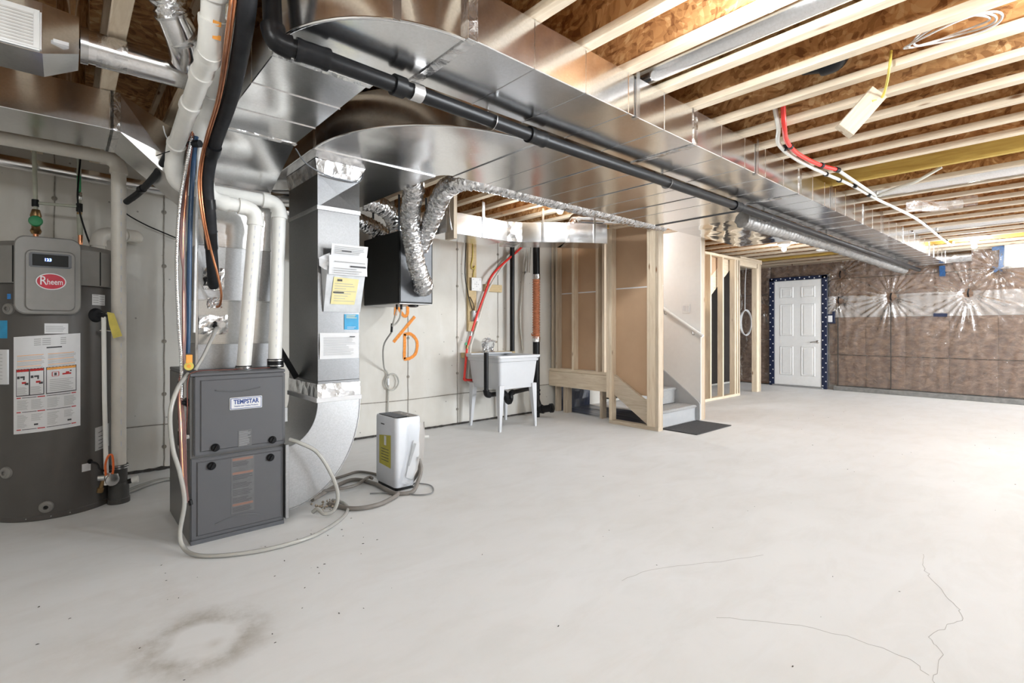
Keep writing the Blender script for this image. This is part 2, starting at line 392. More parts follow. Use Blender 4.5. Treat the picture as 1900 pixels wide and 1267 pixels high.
FURN = plain('grey_furnace_enamel', (.095, .096, .103), .45, var=.04, scale=4, bs=0); FURN2 = plain('grey_furnace_side', (.11, .108, .104), .4, var=.05, bs=0)
HEAT = plain('charcoal_heater_enamel', (.085, .078, .072), .42, var=.06, scale=5, bs=0); HEATG = plain('grey_heater_plastic', (.23, .22, .205), .45, var=.04, bs=0)
DEHUM = plain('white_abs_plastic', (.70, .72, .76), .35, var=.02, bs=0); SINKM = plain('white_thermoplastic', (.60, .61, .63), .4, var=.015, bs=0)
CARPET = plain('grey_stair_carpet', (.36, .36, .355), .95, var=.25, scale=220, bs=.6); MATM = plain('charcoal_entrance_mat', (.055, .055, .058), .95, var=.6, scale=160, bs=.8)
SKIRTG = plain('grey_painted_skirt', (.42, .43, .44), .5, var=.03); CABLEG = plain('grey_hose', (.20, .18, .16), .45, var=.1); CABLEY = plain('yellow_cable', (.62, .50, .10), .45)
WHITECAB = plain('white_cable', (.72, .72, .72), .4); WIRE = plain('brown_wire', (.16, .05, .035), .4); BLUETUBE = plain('dark_blue_tube', (.02, .06, .13), .3)
PORC = plain('white_porcelain', (.8, .79, .76), .25, var=.02); GREYBOX = plain('grey_metal_box', (.40, .40, .40), .4, .6); TARP = plain('blue_plastic_sheet', (.012, .022, .065), .3, var=.5, scale=6)
DARKGAP = plain('dark_gap_dirt', (.05, .045, .04), .95, var=.5, scale=60); CRACKM = plain('hairline_crack', (.42, .41, .39), .9); SEAMC = plain('concrete_form_fin', (.26, .235, .20), .9, var=.3, scale=30)
YPLY = plain('yellow_plywood', (.58, .44, .24), .7, var=.1, stretch=(1, 1, 6)); TAGY = plain('yellow_tag', (.70, .58, .12), .6); CURB = plain('grey_curb_concrete', (.20, .195, .185), .85, var=.2)
STAINW = plain('light_green_pex', (.46, .47, .38), .45)

# ================================================================== THE SETTING
XL, XR, YB, YF, ZJ, ZS = -2.2, 10.75, 4.87, -4.2, 2.35, 2.65
def st(o): return tag(o, kind='structure')
fl = st(box('floor', (XL, YF, -.1), (XR + .2, YB + .2, 0), FLOOR))
for pts in ([(3.20, .53), (3.05, .505), (2.93, .464), (2.80, .40), (2.70, .342), (2.61, .316), (2.50, .34), (2.36, .374), (2.29, .335), (2.22, .323), (2.10, .319), (2.02, .30)],
            [(1.9, .95), (2.02, .80), (2.12, .62), (2.15, .42), (2.10, .33)],
            [(2.6, 1.05), (2.3, 1.20), (2.05, 1.34), (1.85, 1.36)]):
    P = []
    for k, (x, y) in enumerate(catmull([Vector((a, b, 0)) for a, b in pts], 4) and [(v.x, v.y) for v in catmull([Vector((a, b, 0)) for a, b in pts], 4)]):
        P.append(Vector((x + random.uniform(-.008, .008), y + random.uniform(-.008, .008), .0002)))
    ribbon('crack', P, .0016, (0, 0, 1), CRACKM, fl, .0004, 0)
# small grit lying on the slab
V = []; Fc = []
for k in range(90):
    if k < 40: x, y = random.uniform(-.1, 1.3), random.uniform(1.7, 2.9)
    else: x, y = random.uniform(.8, 8), random.uniform(.3, 2.6)
    a = random.uniform(0, 6.3); s = random.uniform(.0015, .0045); b = len(V)
    for dx, dy, dz in ((-1.6, -.5, 0), (1.5, -.6, 0), (1.2, .6, 0), (-1.3, .5, 0), (.1, 0, .7)):
        V.append((x + s * (dx * math.cos(a) - dy * math.sin(a)), y + s * (dx * math.sin(a) + dy * math.cos(a)), .0003 + s * dz))
    Fc += [(b, b + 1, b + 4), (b + 1, b + 2, b + 4), (b + 2, b + 3, b + 4), (b + 3, b, b + 4), (b + 3, b + 2, b + 1, b)]
grit = mesh('floor_grit', V, Fc, DARKGAP); tag(grit, 'scattered dark grit and crumbs on the concrete floor', 'grit', kind='stuff')

# ---- concrete wall at the back with its form fins and tie holes
wb = st(box('wall_back', (XL, YB, 0), (XR + .2, YB + .2, ZS), CONC))
for x in (-.70, -.05, .60, 1.45, 2.12, 2.80, 3.45, 4.07, 4.72):
    ribbon('form_seam', [Vector((x + random.uniform(-.003, .003), YB - .001, z / 10)) for z in range(0, 27)], .007, (0, -1, 0), SEAMC, wb, .004, 0)
    for z in (.18, .60, 1.02, 1.62, 2.05):
        lathe('tie_hole', [(.017, 0), (.017, .003), (.008, .003), (.008, .001)], (x, YB - .001, z), (0, -1, 0), SEAMC, wb, 10)
ribbon('form_seam', [Vector((x / 4, YB - .001, .355 + .006 * math.sin(x))) for x in range(-8, 21)], .008, (0, -1, 0), SEAMC, wb, .005, 0)
ribbon('floor_gap', [Vector((XL + .1 + k * .04, YB - .006 - .01 * abs(noise.noise((k * .37, 2, 0))), .012)) for k in range(180)],
       lambda i: .016 + .034 * abs(noise.noise((i * .53, 0, 1))), (0, -1, .25), DARKGAP, wb, .006, 0)
for pts in ([(2.757, 1.065), (2.757, .93), (2.752, .793)], [(2.747, 1.059), (2.83, 1.064), (2.90, 1.002), (2.913, .927), (2.887, .843), (2.82, .799), (2.747, .793)],
            [(2.625, .979), (2.716, 1.078), (2.883, 1.254)], [(2.655, 1.37), (2.649, 1.30), (2.647, 1.262)], [(2.662, 1.37), (2.747, 1.261), (2.79, 1.28), (2.795, 1.37)]):
    o = ribbon('spray_mark', [(x, YB - .0045, z) for x, z in pts], lambda i: .034 + .008 * noise.noise((i * .6, 3, 1)), (0, -1, 0), ORANGE, wb, .0008)
    o['label'] = 'orange sprayed letters on the concrete'

# ---- insulated far wall: framing, brown batts, clear film over them
wf = st(box('wall_far', (XR, YF, 0), (XR + .2, YB + .2, ZS), CONC))
def batt_row(y0, y1, z0, z1):
    n = max(1, round((y1 - y0) / .6))
    for k in range(n):
        a = y0 + (y1 - y0) * k / n + .001; b = y0 + (y1 - y0) * (k + 1) / n - .001; V = []; Fc = []; ny, nz = 9, max(4, int((z1 - z0) / .07))
        for j in range(nz + 1):
            for i in range(ny + 1):
                y = a + (b - a) * i / ny; z = z0 + (z1 - z0) * j / nz
                e = min(i, ny - i) / ny; d = .092 + .016 * min(1, e * 6) + .014 * noise.noise((y * 6, z * 6, k))
                V.append((XR - d, y, z))
        for j in range(nz):
            for i in range(ny): q = j * (ny + 1) + i; Fc.append((q, q + 1, q + ny + 2, q + ny + 1))
        m0 = len(V); V += [(XR - .001, a, z0), (XR - .001, b, z0), (XR - .001, b, z1), (XR - .001, a, z1)]; t = nz * (ny + 1)
        Fc += [tuple(list(range(ny + 1)) + [m0 + 1, m0]), tuple(list(range(t, t + ny + 1))[::-1] + [m0 + 3, m0 + 2]), (m0, m0 + 1, m0 + 2, m0 + 3),
               tuple([m0] + [j * (ny + 1) for j in range(nz + 1)] + [m0 + 3]), tuple([m0 + 1] + [j * (ny + 1) + ny for j in range(nz + 1)] + [m0 + 2])]
        mesh('insulation_batt', V, Fc, BATT, wf, 60)
for z0, z1 in ((.09, .64), (.65, 1.33), (1.34, 2.03)): batt_row(-1.4, 3.14, z0, z1)
batt_row(.86, 3.14, 2.04, 2.63); batt_row(-1.4, .28, 2.04, 2.63)
batt_row(3.14, 4.18, 2.12, 2.63)
for z0, z1 in ((.02, .9), (.91, 1.8), (1.81, 2.63)): batt_row(4.19, 4.85, z0, z1)
box('curb', (XR - .20, YF, 0), (XR - .001, 3.05, .075), CURB, wf, .006)
TIES = [(2.20, 1.665, .75), (1.207, 1.68, .85), (.87, 2.03, .6), (2.985, 1.64, .35), (2.96, 2.11, .4), (4.28, 1.55, .3), (-.3, 1.6, .6), (1.62, 2.2, .4)]
def film(name, y0, y1, z0, z1, off, mat, holes=(), s=.016, dmp=1.0):
    ny = int((y1 - y0) / s); nz = int((z1 - z0) / s); V = []; Fc = []
    for j in range(nz + 1):
        for i in range(ny + 1):
            y = y0 + (y1 - y0) * i / ny; z = z0 + (z1 - z0) * j / nz
            h = .012 * noise.noise((y * 3.1, z * 1.3, 5)) + .006 * noise.noise((y * 11, z * 9, 2)) + .004 * math.sin(z * 2 + y * 42 + 5 * noise.noise((y * 2, z * 2, 0)))
            for ty, tz, A in TIES:
                dy, dz = y - ty, z - tz; r = math.hypot(dy, dz)
                if r > A * 1.8 or r < 1e-4: continue
                th = math.atan2(dz, dy); fall = math.exp(-(r / (A * .75)) ** 2)
                ridge = abs(math.sin(th * 12 + 2.2 * noise.noise((math.cos(th) * 2.2, math.sin(th) * 2.2, ty * 3)))) ** 2.2 * (.55 + .6 * noise.noise((math.cos(th) * 3.3, math.sin(th) * 3.3, tz)))
                h += fall * (.060 * ridge * min(1, r / .15)) - .05 * math.exp(-(r / .10) ** 2)
            V.append((XR - off - .13 - dmp * max(-.035, h), y, z))
    for j in range(nz):
        for i in range(ny):
            y = y0 + (y1 - y0) * (i + .5) / ny; z = z0 + (z1 - z0) * (j + .5) / nz
            if any(a < y < b and c < z < d for a, b, c, d in holes): continue
            q = j * (ny + 1) + i; Fc.append((q, q + 1, q + ny + 2, q + ny + 1))
    o = mesh(name, V, Fc, mat, wf, 80)
    return o
HOLES = ((3.20, 4.13, -1, 2.09), (.28, .82, 2.06, 2.5), (3.07, 3.15, 1.24, 1.37))
film('vapour_barrier', -1.4, 4.86, .06, 2.36, 0, POLY, HOLES)
film('vapour_barrier_lap', -1.4, 3.16, 1.33, 1.715, .004, POLY2, HOLES)['label'] = 'hazier band where two plastic sheets overlap'
for k in range(12):
    y = .3 + k * .23
    ribbon('staple_seam', [(XR - .137, y, .645 + .004 * (k % 2)), (XR - .137, y + .16, .646)], .007, (-1, 0, 0), DARKGAP, wf, .001, 0)
for ty, tz in ((2.20, 1.665), (1.207, 1.68), (2.985, 1.64), (2.96, 2.11)):
    ribbon('tie_strap', [(XR - .112, ty, tz - .06), (XR - .128, ty + .008, tz), (XR - .118, ty - .004, tz + .07)], .022, (-1, 0, .05), ABS, wf, .004)
box('film_end_strip', (XR - .145, 2.985, .06), (XR - .132, 3.0, 1.5), DARKGAP, wf); box('film_end_strip', (XR - .145, 2.195, .06), (XR - .132, 2.205, 1.6), DARKGAP, wf)
# far window and its blue tape
def window(n, face, a0, a1, z0, z1, x, mat_fr=TRIMW):
    w = root('window_%d' % n, (x, (a0 + a1) / 2, z0) if face == 'x' else ((a0 + a1) / 2, x, z0), None, None); st(w)
    t = .035
    def bx(nm, p, q, z_, z2, d0, d1, m): 
        if face == 'x': box(nm, (x + d0, p, z_), (x + d1, q, z2), m, w, .003)
        else: box(nm, (p, x + d0, z_), (q, x + d1, z2), m, w, .003)
    bx('frame_rail', a0, a1, z0, z0 + t, -.04, .03, mat_fr); bx('frame_rail', a0, a1, z1 - t, z1, -.04, .03, mat_fr)
    bx('frame_stile', a0, a0 + t, z0 + t, z1 - t, -.04, .03, mat_fr); bx('frame_stile', a1 - t, a1, z0 + t, z1 - t, -.04, .03, mat_fr)
    bx('pane', a0 + t, a1 - t, z0 + t, z1 - t, -.006, 0, emit('bright_daylight_pane_%d' % n, (.93, .97, 1), 3.0))
    return w
window(1, 'x', .28, .80, 2.07, 2.38, XR - .11)
tb = root('blue_tape', (XR - .16, .87, 1.98), 'shiny blue tape down the left edge of the small bright window', 'tape')
ribbon('strip', [(XR - .155, .935, 2.335), (XR - .156, .84, 2.345), (XR - .155, .81, 2.345)], .055, (-1, 0, 0), BLUETAPE, tb, .002)
ribbon('strip', [(XR - .158, .825, 2.36), (XR - .159, .83, 2.2), (XR - .158, .84, 2.06)], .05, (-1, 0, 0), BLUETAPE, tb, .002)
ribbon('strip', [(XR - .16, .81, 2.075), (XR - .162, .87, 2.03), (XR - .16, .91, 1.985)], .035, (-1, 0, 0), BLUETAPE, tb, .003)
ribbon('strip', [(XR - .163, .93, 2.065), (XR - .165, .86, 2.02), (XR - .163, .82, 1.985)], .022, (-1, 0, 0), NAVY, tb, .003)
tag(ribbon('blue_tape_patch', [(XR - .155, 1.52, 2.135), (XR - .16, 1.515, 1.965)], .075, (-1, 0, 0), BLUETAPE, None, .002, 0), 'blue tape patch hanging just below the far end of the supply duct', 'tape')
tag(ribbon('blue_tape_patch', [(XR - .165, 1.63, 1.345), (XR - .165, 1.455, 1.34)], .055, (-1, 0, 0), NAVY, None, .002, 0), 'dark blue tape patch lying across the hazy plastic band', 'tape')

# ---- six-panel door with spotted navy tape round it
dr = root('door_1', (XR - .15, 3.67, 0), None, None); st(dr)
slab = box('door_slab', (XR - .165, 3.255, .03), (XR - .12, 4.085, 2.055), TRIMW, dr, .003)
for y0, y1 in ((3.36, 3.60), (3.74, 3.98)):
    for z0, z1 in ((.22, .78), (.98, 1.60), (1.72, 1.93)):
        a, b = Vector((XR - .1655, y0, z0)), Vector((XR - .1655, y1, z1)); V = []
        for ins, dp in ((0, 0), (.010, .009), (.022, .002), (.05, .008)):
            V += [(a.x - dp - .0006, y0 + ins, z0 + ins), (a.x - dp - .0006, y1 - ins, z0 + ins), (a.x - dp - .0006, y1 - ins, z1 - ins), (a.x - dp - .0006, y0 + ins, z1 - ins)]
        Fc = [tuple((r * 4 + k, r * 4 + (k + 1) % 4, r * 4 + 4 + (k + 1) % 4, r * 4 + 4 + k)) for r in range(3) for k in range(4)] + [(12, 13, 14, 15)]
        mesh('raised_panel', V, Fc, TRIMW, slab)
hd = lathe('door_handle', [(.028, 0), (.028, .008), (.012, .012), (.012, .045)], (XR - .166, 3.315, .875), (-1, 0, 0), STEEL, dr, 16)
tube('lever', [(XR - .208, 3.31, .875), (XR - .211, 3.37, .872), (XR - .207, 3.43, .862)], .010, STEEL, hd, 10, 4)
fm = tube('slab_edge_rod', [(XR - .167, 3.256, 1.05), (XR - .167, 3.256, 1.10)], .004, STEEL, dr, 6)  # thin upright steel rod on the slab's edge
box('sill', (XR - .20, 3.22, 0), (XR - .10, 4.12, .028), GREYBOX, dr, .004)
for p, q in (((XR - .175, 4.09, 0), (XR - .155, 4.185, 2.11)), ((XR - .175, 3.155, 0), (XR - .155, 3.25, 2.12)), ((XR - .175, 3.155, 2.06), (XR - .154, 4.185, 2.125))):
    t = box('flashing_tape', p, q, NAVY, dr, .003)
    L = q[2] - p[2] if q[2] - p[2] > 1 else q[1] - p[1]
    for k in range(int(L / .085)):
        if q[2] - p[2] > 1: y, z = (p[1] + q[1]) / 2 + (-.026 if k % 2 else .026), .06 + k * .085
        else: y, z = 3.2 + k * .085, 2.09 + (.012 if k % 2 else -.012)
        lathe('printed_dot', [(.012, 0), (.012, .001)], (p[0], y, z), (-1, 0, 0), PAPER, t, 8)
sw = root('light_switch', (XR - .17, 3.10, 1.24), 'white switch plate framed in navy tape right of the door', 'switch')
box('plate', (XR - .165, 3.075, 1.245), (XR - .150, 3.145, 1.365), PAPER, sw, .003)
for p, q in (((XR - .162, 3.03, 1.22), (XR - .149, 3.16, 1.248)), ((XR - .162, 3.03, 1.362), (XR - .149, 3.16, 1.39)), ((XR - .161, 3.035, 1.23), (XR - .148, 3.078, 1.44))):
    box('tape', p, q, NAVY, sw, .002)

# ---- unseen sides of the room
wr = st(box('wall_right', (XL, YF - .2, 0), (XR + .2, YF, ZS), CONC)); wl = st(box('wall_left', (XL - .2, YF, 0), (XL, YB + .2, ZS), CONC))
window(2, 'y', 5.25, 8.55, .65, 2.15, YF + .005)  # unseen window added, with its glowing pane, to brighten the room

# ---- floor structure overhead: OSB deck, I-joists running front to back
ce = st(box('ceiling', (XL, YF, ZS), (XR + .2, YB + .2, ZS + .05), OSB))
JX = [1.44 - .31 * k for k in range(11, 0, -1)] + [1.44, 1.75, 2.06, 2.365, 2.675, 2.98, 3.287, 3.60, 3.914, 4.235, 4.55, 4.99, 5.427, 5.84, 6.25, 6.65, 7.08, 7.505, 7.945, 8.35, 8.76, 9.16, 9.56, 9.95, 10.35, 10.7]
JW, JH = .062, .036
for k, x in enumerate(JX):
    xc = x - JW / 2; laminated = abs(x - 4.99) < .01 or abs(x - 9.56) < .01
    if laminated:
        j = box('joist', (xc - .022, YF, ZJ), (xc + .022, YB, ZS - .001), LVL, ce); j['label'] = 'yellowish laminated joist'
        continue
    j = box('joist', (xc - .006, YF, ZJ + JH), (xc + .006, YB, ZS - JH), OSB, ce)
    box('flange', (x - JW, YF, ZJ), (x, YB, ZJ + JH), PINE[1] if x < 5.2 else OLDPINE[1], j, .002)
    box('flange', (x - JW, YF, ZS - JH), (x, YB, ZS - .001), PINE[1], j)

# ---- stair enclosure: near stud wall with brown board, landing front, white wall beyond
def stud(name, lo, hi, axis, par, old=False, bev=.002): return box(name, lo, hi, (OLDPINE if old else PINE)[axis], par, bev)
ws = root('wall_stair', (4.89, 3.4, 0), None, None); st(ws)
X0, X1 = 4.85, 4.939
stud('plate', (X0, 3.075, 0), (X1, 3.745, .042), 1, ws, True); stud('plate', (X0, 3.075, ZJ - .04), (X1, 3.745, ZJ), 1, ws)
stud('stud', (X0, 3.705, .042), (X1, 3.745, ZJ - .04), 2, ws); stud('stud', (X0, 3.185, .042), (X1, 3.222, ZJ - .04), 2, ws)
stud('stud', (X0, 3.075, .042), (X1, 3.112, ZJ - .04), 2, ws, True); stud('stud', (X0 - .001, 3.113, .042), (X1, 3.184, ZJ - .04), 2, ws)
stud('stud', (X0, 3.747, .3), (X1, 3.785, ZJ - .04), 2, ws)
box('board_panel', (X1 + .001, 3.08, .36), (X1 + .014, 3.76, 1.590), PAPERBACK, ws); box('board_panel', (X1 + .001, 3.08, 1.600), (X1 + .014, 3.76, ZJ), PAPERBACK, ws)
box('board_joint', (X1 - .002, 3.223, 1.588), (X1 + .012, 3.704, 1.602), PAPER, ws)
prism('stringer', [(3.705, .575), (3.705, .34), (3.245, .045), (3.223, .045), (3.19, .19), (3.19, .31), (3.30, .33)], 0, X1 - .042, X1 - .004, OLDPINE[1], ws)
wn = root('wall_landing', (5.05, 4.3, 0), None, None); st(wn)
A0, A1 = 5.0, 5.089
stud('landing_beam', (A0 - .02, 3.76, .345), (A0 + .02, YB - .002, .543), 1, wn); stud('plate', (A0 - .005, 3.76, .545), (A1, YB - .002, .583), 1, wn)
for y in (4.80, 4.725, 4.43, 4.03, 3.93): stud('stud', (A0, y, .583), (A1, y + .038, ZJ), 2, wn, y > 4.7)
box('board_panel', (A1 + .001, 3.76, .585), (A1 + .014, YB - .002, 1.590), PAPERBACK, wn); box('board_panel', (A1 + .001, 3.76, 1.600), (A1 + .014, YB - .002, ZJ), PAPERBACK, wn)
for ya, yb in ((4.468, 4.724), (4.068, 4.429)): box('board_joint', (A1 - .002, ya, 1.588), (A1 + .012, yb, 1.602), PAPER, wn)
for y in (4.56, 4.60, 4.75, 3.98): stud('post', (A0 + .02, y, 0), (A1 + .02, y + .038, .345), 2, wn, True)
# stairs
sr = root('stairs', (5.38, 3.5, 0), 'short carpeted flight of grey stairs rising to a landing', 'stairs'); st(sr); del sr['category'], sr['label']
for k in range(3):
    y = 3.155 + k * .275; z = .19 * (k + 1)
    box('riser', (4.955, y + .015, z - .19), (5.812, y + .035, z - .03), SKIRTG if k == 0 else CARPET, sr)
    box('tread', (4.955 if k < 2 else 5.106, y - .012, z - .034), (5.812, y + .275 if k < 2 else YB - .01, z), CARPET, sr, .012, None, 3)
prism('skirt_board', [(3.11, .0), (3.11, .20), (3.13, .23), (3.66, .625), (3.75, .69), (3.75, .0)], 0, 5.808, 5.826, SKIRTG, sr)
w5 = root('wall_stair_far', (5.88, 3.4, 0), None, None); st(w5)
box('drywall', (5.828, 3.112, .012), (5.841, 3.86, ZJ), WHITE, w5); box('drywall', (5.93, 3.112, .012), (5.943, 3.86, ZJ), PAPERBACK, w5)
stud('stud', (5.841, 3.112, 0), (5.930, 3.150, ZJ), 2, w5, True); stud('stud', (5.841, 3.45, 0), (5.930, 3.49, ZJ), 2, w5); box('corner_bead', (5.824, 3.106, .012), (5.834, 3.116, 2.2), WHITE, w5)
hr = root('handrail', (5.77, 3.3, 1.0), 'white round handrail sloping down the white stair wall', 'handrail')
tube('rail', [(5.772, 3.66, 1.43), (5.772, 3.05, 1.03)], .02, TRIMW, hr, 14)
for y, z in ((3.19, 1.10), (3.58, 1.36)): tube('bracket', [(5.828, y, z - .05), (5.79, y, z - .05), (5.772, y, z + .005)], .007, STEEL, hr, 8, 3)
s2 = root('light_switch', (5.82, 3.30, 1.32), 'white double rocker switch on the white stair wall', 'switch')
pl = box('plate', (5.819, 3.25, 1.318), (5.8275, 3.352, 1.432), TRIMW, s2, .003)
for y in (3.262, 3.308): box('rocker', (5.815, y, 1.34), (5.82, y + .033, 1.41), PAPER, pl, .002)
mt = box('door_mat', (4.985, 2.70, .001), (5.775, 3.135, .010), MATM, None, .004); tag(mt, 'flat charcoal mat on the floor at the foot of the stairs', 'mat')
V = []; Fc = []
for j in range(13):
    for i in range(13):
        x = 5.11 + i * .056; y = 3.30 + min(j, 9) * .168; V.append((x, y + .02 * noise.noise((x * 5, j, 2)), .004 + .02 * abs(noise.noise((x * 7, y * 7, 0))) + max(0, j - 9) * .11))  # rear rows climb the wall, a dark sheet standing in for shade
for j in range(12):
    for i in range(12): q = j * 13 + i; Fc.append((q, q + 1, q + 14, q + 13))
tp = mesh('plastic_sheet', V, Fc, TARP); tag(tp, 'crumpled blue plastic sheet under the landing, raised at the back to darken it', 'plastic sheet')

# ---- second stud wall with doorway, upper flight seen through it
wc = root('wall_closet', (7.7, 3.89, 0), None, None); st(wc)
C0, C1 = 3.85, 3.939
stud('plate', (5.95, C0, 0), (8.545, C1, .038), 0, wc); stud('plate', (5.95, C0, 2.272), (9.42, C1, 2.310), 0, wc); stud('plate', (8.56, C0 + .001, 2.312), (9.42, C1, 2.349), 0, wc)
for x in (6.3, 6.72, 7.13, 7.52, 7.925, 8.35, 8.43, 8.505): stud('stud', (x, C0, .038), (x + .038, C1, 2.272), 2, wc, x > 8.5)
stud('header', (8.545, C0, 2.19), (9.2, C1, 2.271), 0, wc)
for x in (9.2, 9.24, 9.28, 9.34): stud('post', (x, C0, 0), (x + .037, C1, 2.19 if x < 9.24 else 2.272), 2, wc, x > 9.3)
prism('stringer', [(6.0, .72), (6.0, .41), (8.75, 2.345), (8.32, 2.345)], 1, C1 + .03, C1 + .07, PINE[0], wc)
prism('board_panel', [(6.0, .72), (8.32, 2.345), (6.0, 2.345)], 1, C1 + .03, C1 + .05, PAPERBACK, wc)
for x in (6.9, 7.7, 8.6): stud('stud', (x, 4.55, 0), (x + .04, 4.64, 2.3), 2, wc, True)
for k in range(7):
    x = 6.2 + k * .62; box('insulation_batt', (x, YB - .10, .05), (x + .6, YB - .001, 2.6), plain('shade_dark_batt', (.03, .024, .02), .8) if k == 0 else bpy.data.materials['shade_dark_batt'], wb, .02)  # batts coloured near black to paint in the closet's shade

# ================================================================== LAMPS
def lamp(x, y, label, z=ZJ, bz=None):
    r = root('ceiling_lamp', (x, y, z), label, 'lamp', 'bare bulb lamps under the joists')
    lathe('lamp_holder', [(.055, 0), (.055, -.018), (.042, -.03), (.026, -.042), (.022, -.05)], (x, y, z), (0, 0, 1), PORC, r, 20)
    lathe('bulb', [(.014, -.048), (.016, -.06), (.027, -.085), (.030, -.10), (.026, -.118), (.012, -.129), (.001, -.131)], (x, y, z), (0, 0, 1), BULBM, r, 14, 80)
lamp(1.83, .72, 'bare bulb at the top edge, between joists beside the supply duct')
lamp(3.56, 3.33, 'bare bulb on the joists above the rear duct by the stairs')
lamp(5.35, 4.25, 'unseen fill bulb added over the stair landing behind the brown board')  # added out of sight to brighten the white stair wall
lamp(9.32, 1.0, 'bare bulb on the joists near the far window')
for x, y, w in ((.35, .05, 'above the camera'), (-.75, 1.0, 'left of the camera'), (2.75, -.2, 'behind the camera'), (4.4, -.8, 'opposite the sink'), (9.6, -1.0, 'past the far window'), (6.2, -1.6, 'opposite the stairs')):
    lamp(x, y, 'fill bulb added out of view on the joists, ' + w)  # unseen bulbs added to raise the room's brightness

# ================================================================== SHEET-METAL DUCTS
def duct_x(parent, x0, x1, y0, y1, z0, z1, beads=True, bstep=.31, name='duct_section'):
    s = box(name, (x0, y0, z0), (x1, y1, z1), GALV, parent, .003)
    if beads:
        n = int((x1 - x0 - .1) / bstep)
        for k in range(1, n + 1):
            x = x0 + (x1 - x0) * k / (n + 1)
            box('bead', (x - .003, y0 - .0025, z0 - .0025), (x + .003, y1 + .0015, z1), GALV, s, .001)
    return s
def cleat_x(parent, x, y0, y1, z0, z1, w=.03, mat=None):
    box('joint_cleat', (x - w / 2, y0 - .006, z0 - .006), (x + w / 2, y1 + .004, z1), mat or FOILT, parent, .002)
D0, D1 = 2.15, ZJ - .002            # bottom and top of the trunk ducts
sd = root('supply_duct', (.77, 3.5, .89), 'shiny sheet-metal supply duct rising from the furnace and running along the ceiling', 'duct')
xs = [1.09, 2.646, 4.22, 5.90, 7.55, 9.1, 10.35]
for a, b in zip(xs, xs[1:]):
    duct_x(sd, a, b, 1.445, 1.86, D0, D1); cleat_x(sd, a, 1.445, 1.86, D0, D1, .045)
cleat_x(sd, 10.35, 1.445, 1.86, D0, D1, .03)
for x in (2.09, 3.45, 4.95, 6.6, 8.3):
    h = box('hanger_strap', (x - .013, 1.436, D0 + .002), (x + .013, 1.4385, ZJ + .03), STEEL, sd)
    box('strap_foot', (x - .013, 1.44, D0 - .005), (x + .013, 1.47, D0 - .0031), STEEL, h)
# stub end with round take-off at the far end
tube('end_takeoff', [(10.36, 1.62, 2.24), (10.44, 1.58, 2.24), (10.5, 1.42, 2.245), (10.5, 1.15, 2.25)], .085, FOILT, sd, 18, 5)
# elbow: turns from the furnace branch into the long run
def elbow(parent, cx, cy, ri, ro, a0, a1, z0, z1, n=18, sq=1.0):
    V = []; Fc = []
    for k in range(n + 1):
        a = RAD(a0 + (a1 - a0) * k / n); c, s = math.cos(a), math.sin(a)
        e = 1 + (sq - 1) * (math.sin(2 * (a - RAD(a0)) * 90 / abs(a1 - a0))) ** 2
        for r, z in ((ri, z0), (ro * e, z0), (ro * e, z1), (ri, z1)): V.append((cx + r * c, cy + r * s, z))
    for k in range(n):
        for j in range(4): p = k * 4 + j; q = k * 4 + (j + 1) % 4; Fc.append((p, q, q + 4, p + 4))
    Fc += [(0, 1, 2, 3), tuple(range(n * 4, n * 4 + 4))]
    e_ = mesh('elbow', V, Fc, GALV, parent, 30)
    path = []; 
    for k in range(n + 1):
        a = RAD(a0 + (a1 - a0) * k / n); e = 1 + (sq - 1) * (math.sin(2 * (a - RAD(a0)) * 90 / abs(a1 - a0))) ** 2
        path.append((cx + (ro * e + .002) * math.cos(a), cy + (ro * e + .002) * math.sin(a), z0))
    tube('seam_edge', path, .006, GALV, e_, 8)
    return e_
e1 = elbow(sd, 1.09, 1.985, .125, .52, 180, 270, D0, D1, 18, 1.02)
for x, y in ((.83, 1.525),): box('hanger_strap', (x - .015, y - .012, D0 - .004), (x + .015, y - .009, ZJ + .05), STEEL, sd)
YS = [2.0, 2.31, 2.62, 2.93]
for a, b in zip(YS, YS[1:]): 
    s = box('duct_section', (.588, a, D0), (.968, b, D1), GALV, sd, .003)
    box('bead', (.586, b - .004, D0 - .004), (.970, b + .004, D0 + .05), GALV, s, .001)
box('joint_cleat', (.58, 1.985, D0 - .008), (.976, 2.02, D1), FOILT, sd, .002); box('joint_cleat', (.582, 2.905, D0 - .006), (.974, 2.935, D1), FOILT, sd, .002)
# sloped throat with creases, then the plenum standing on the furnace
P0, P1, PY, PB = .565, .955, 3.33, 3.70
thr = mesh('throat', [(.588, 2.93, D0), (.968, 2.93, D0), (P1, PY, 1.955), (P0, PY, 1.955), (.75, 3.17, 2.035), (.588, 2.93, D1), (.968, 2.93, D1), (.968, PB, D1), (.588, PB, D1), (P1, PB, 1.955), (P0, PB, 1.955)],
           [(0, 1, 4), (1, 2, 4), (2, 3, 4), (3, 0, 4), (0, 3, 10, 8, 5), (1, 6, 7, 9, 2), (5, 6, 1, 0), (5, 8, 7, 6), (7, 8, 10, 9), (3, 2, 9, 10)], GALV, sd)
pz = [.888, 1.035, 1.285, 1.60, 1.955]
for k, (a, b) in enumerate(zip(pz, pz[1:])):
    pn = box('plenum', (P0, PY, a), (P1, PB, b), GALV if k % 2 else GALVB, sd, .002)
    box('bead', (P0 - .003, PY - .004, b - .004), (P1 + .003, PY + .02, b + .004), GALV, pn, .001)
box('corner_seam', (P0 - .008, PY - .006, .89), (P0 + .006, PY + .01, 1.955), GALV, sd, .002)
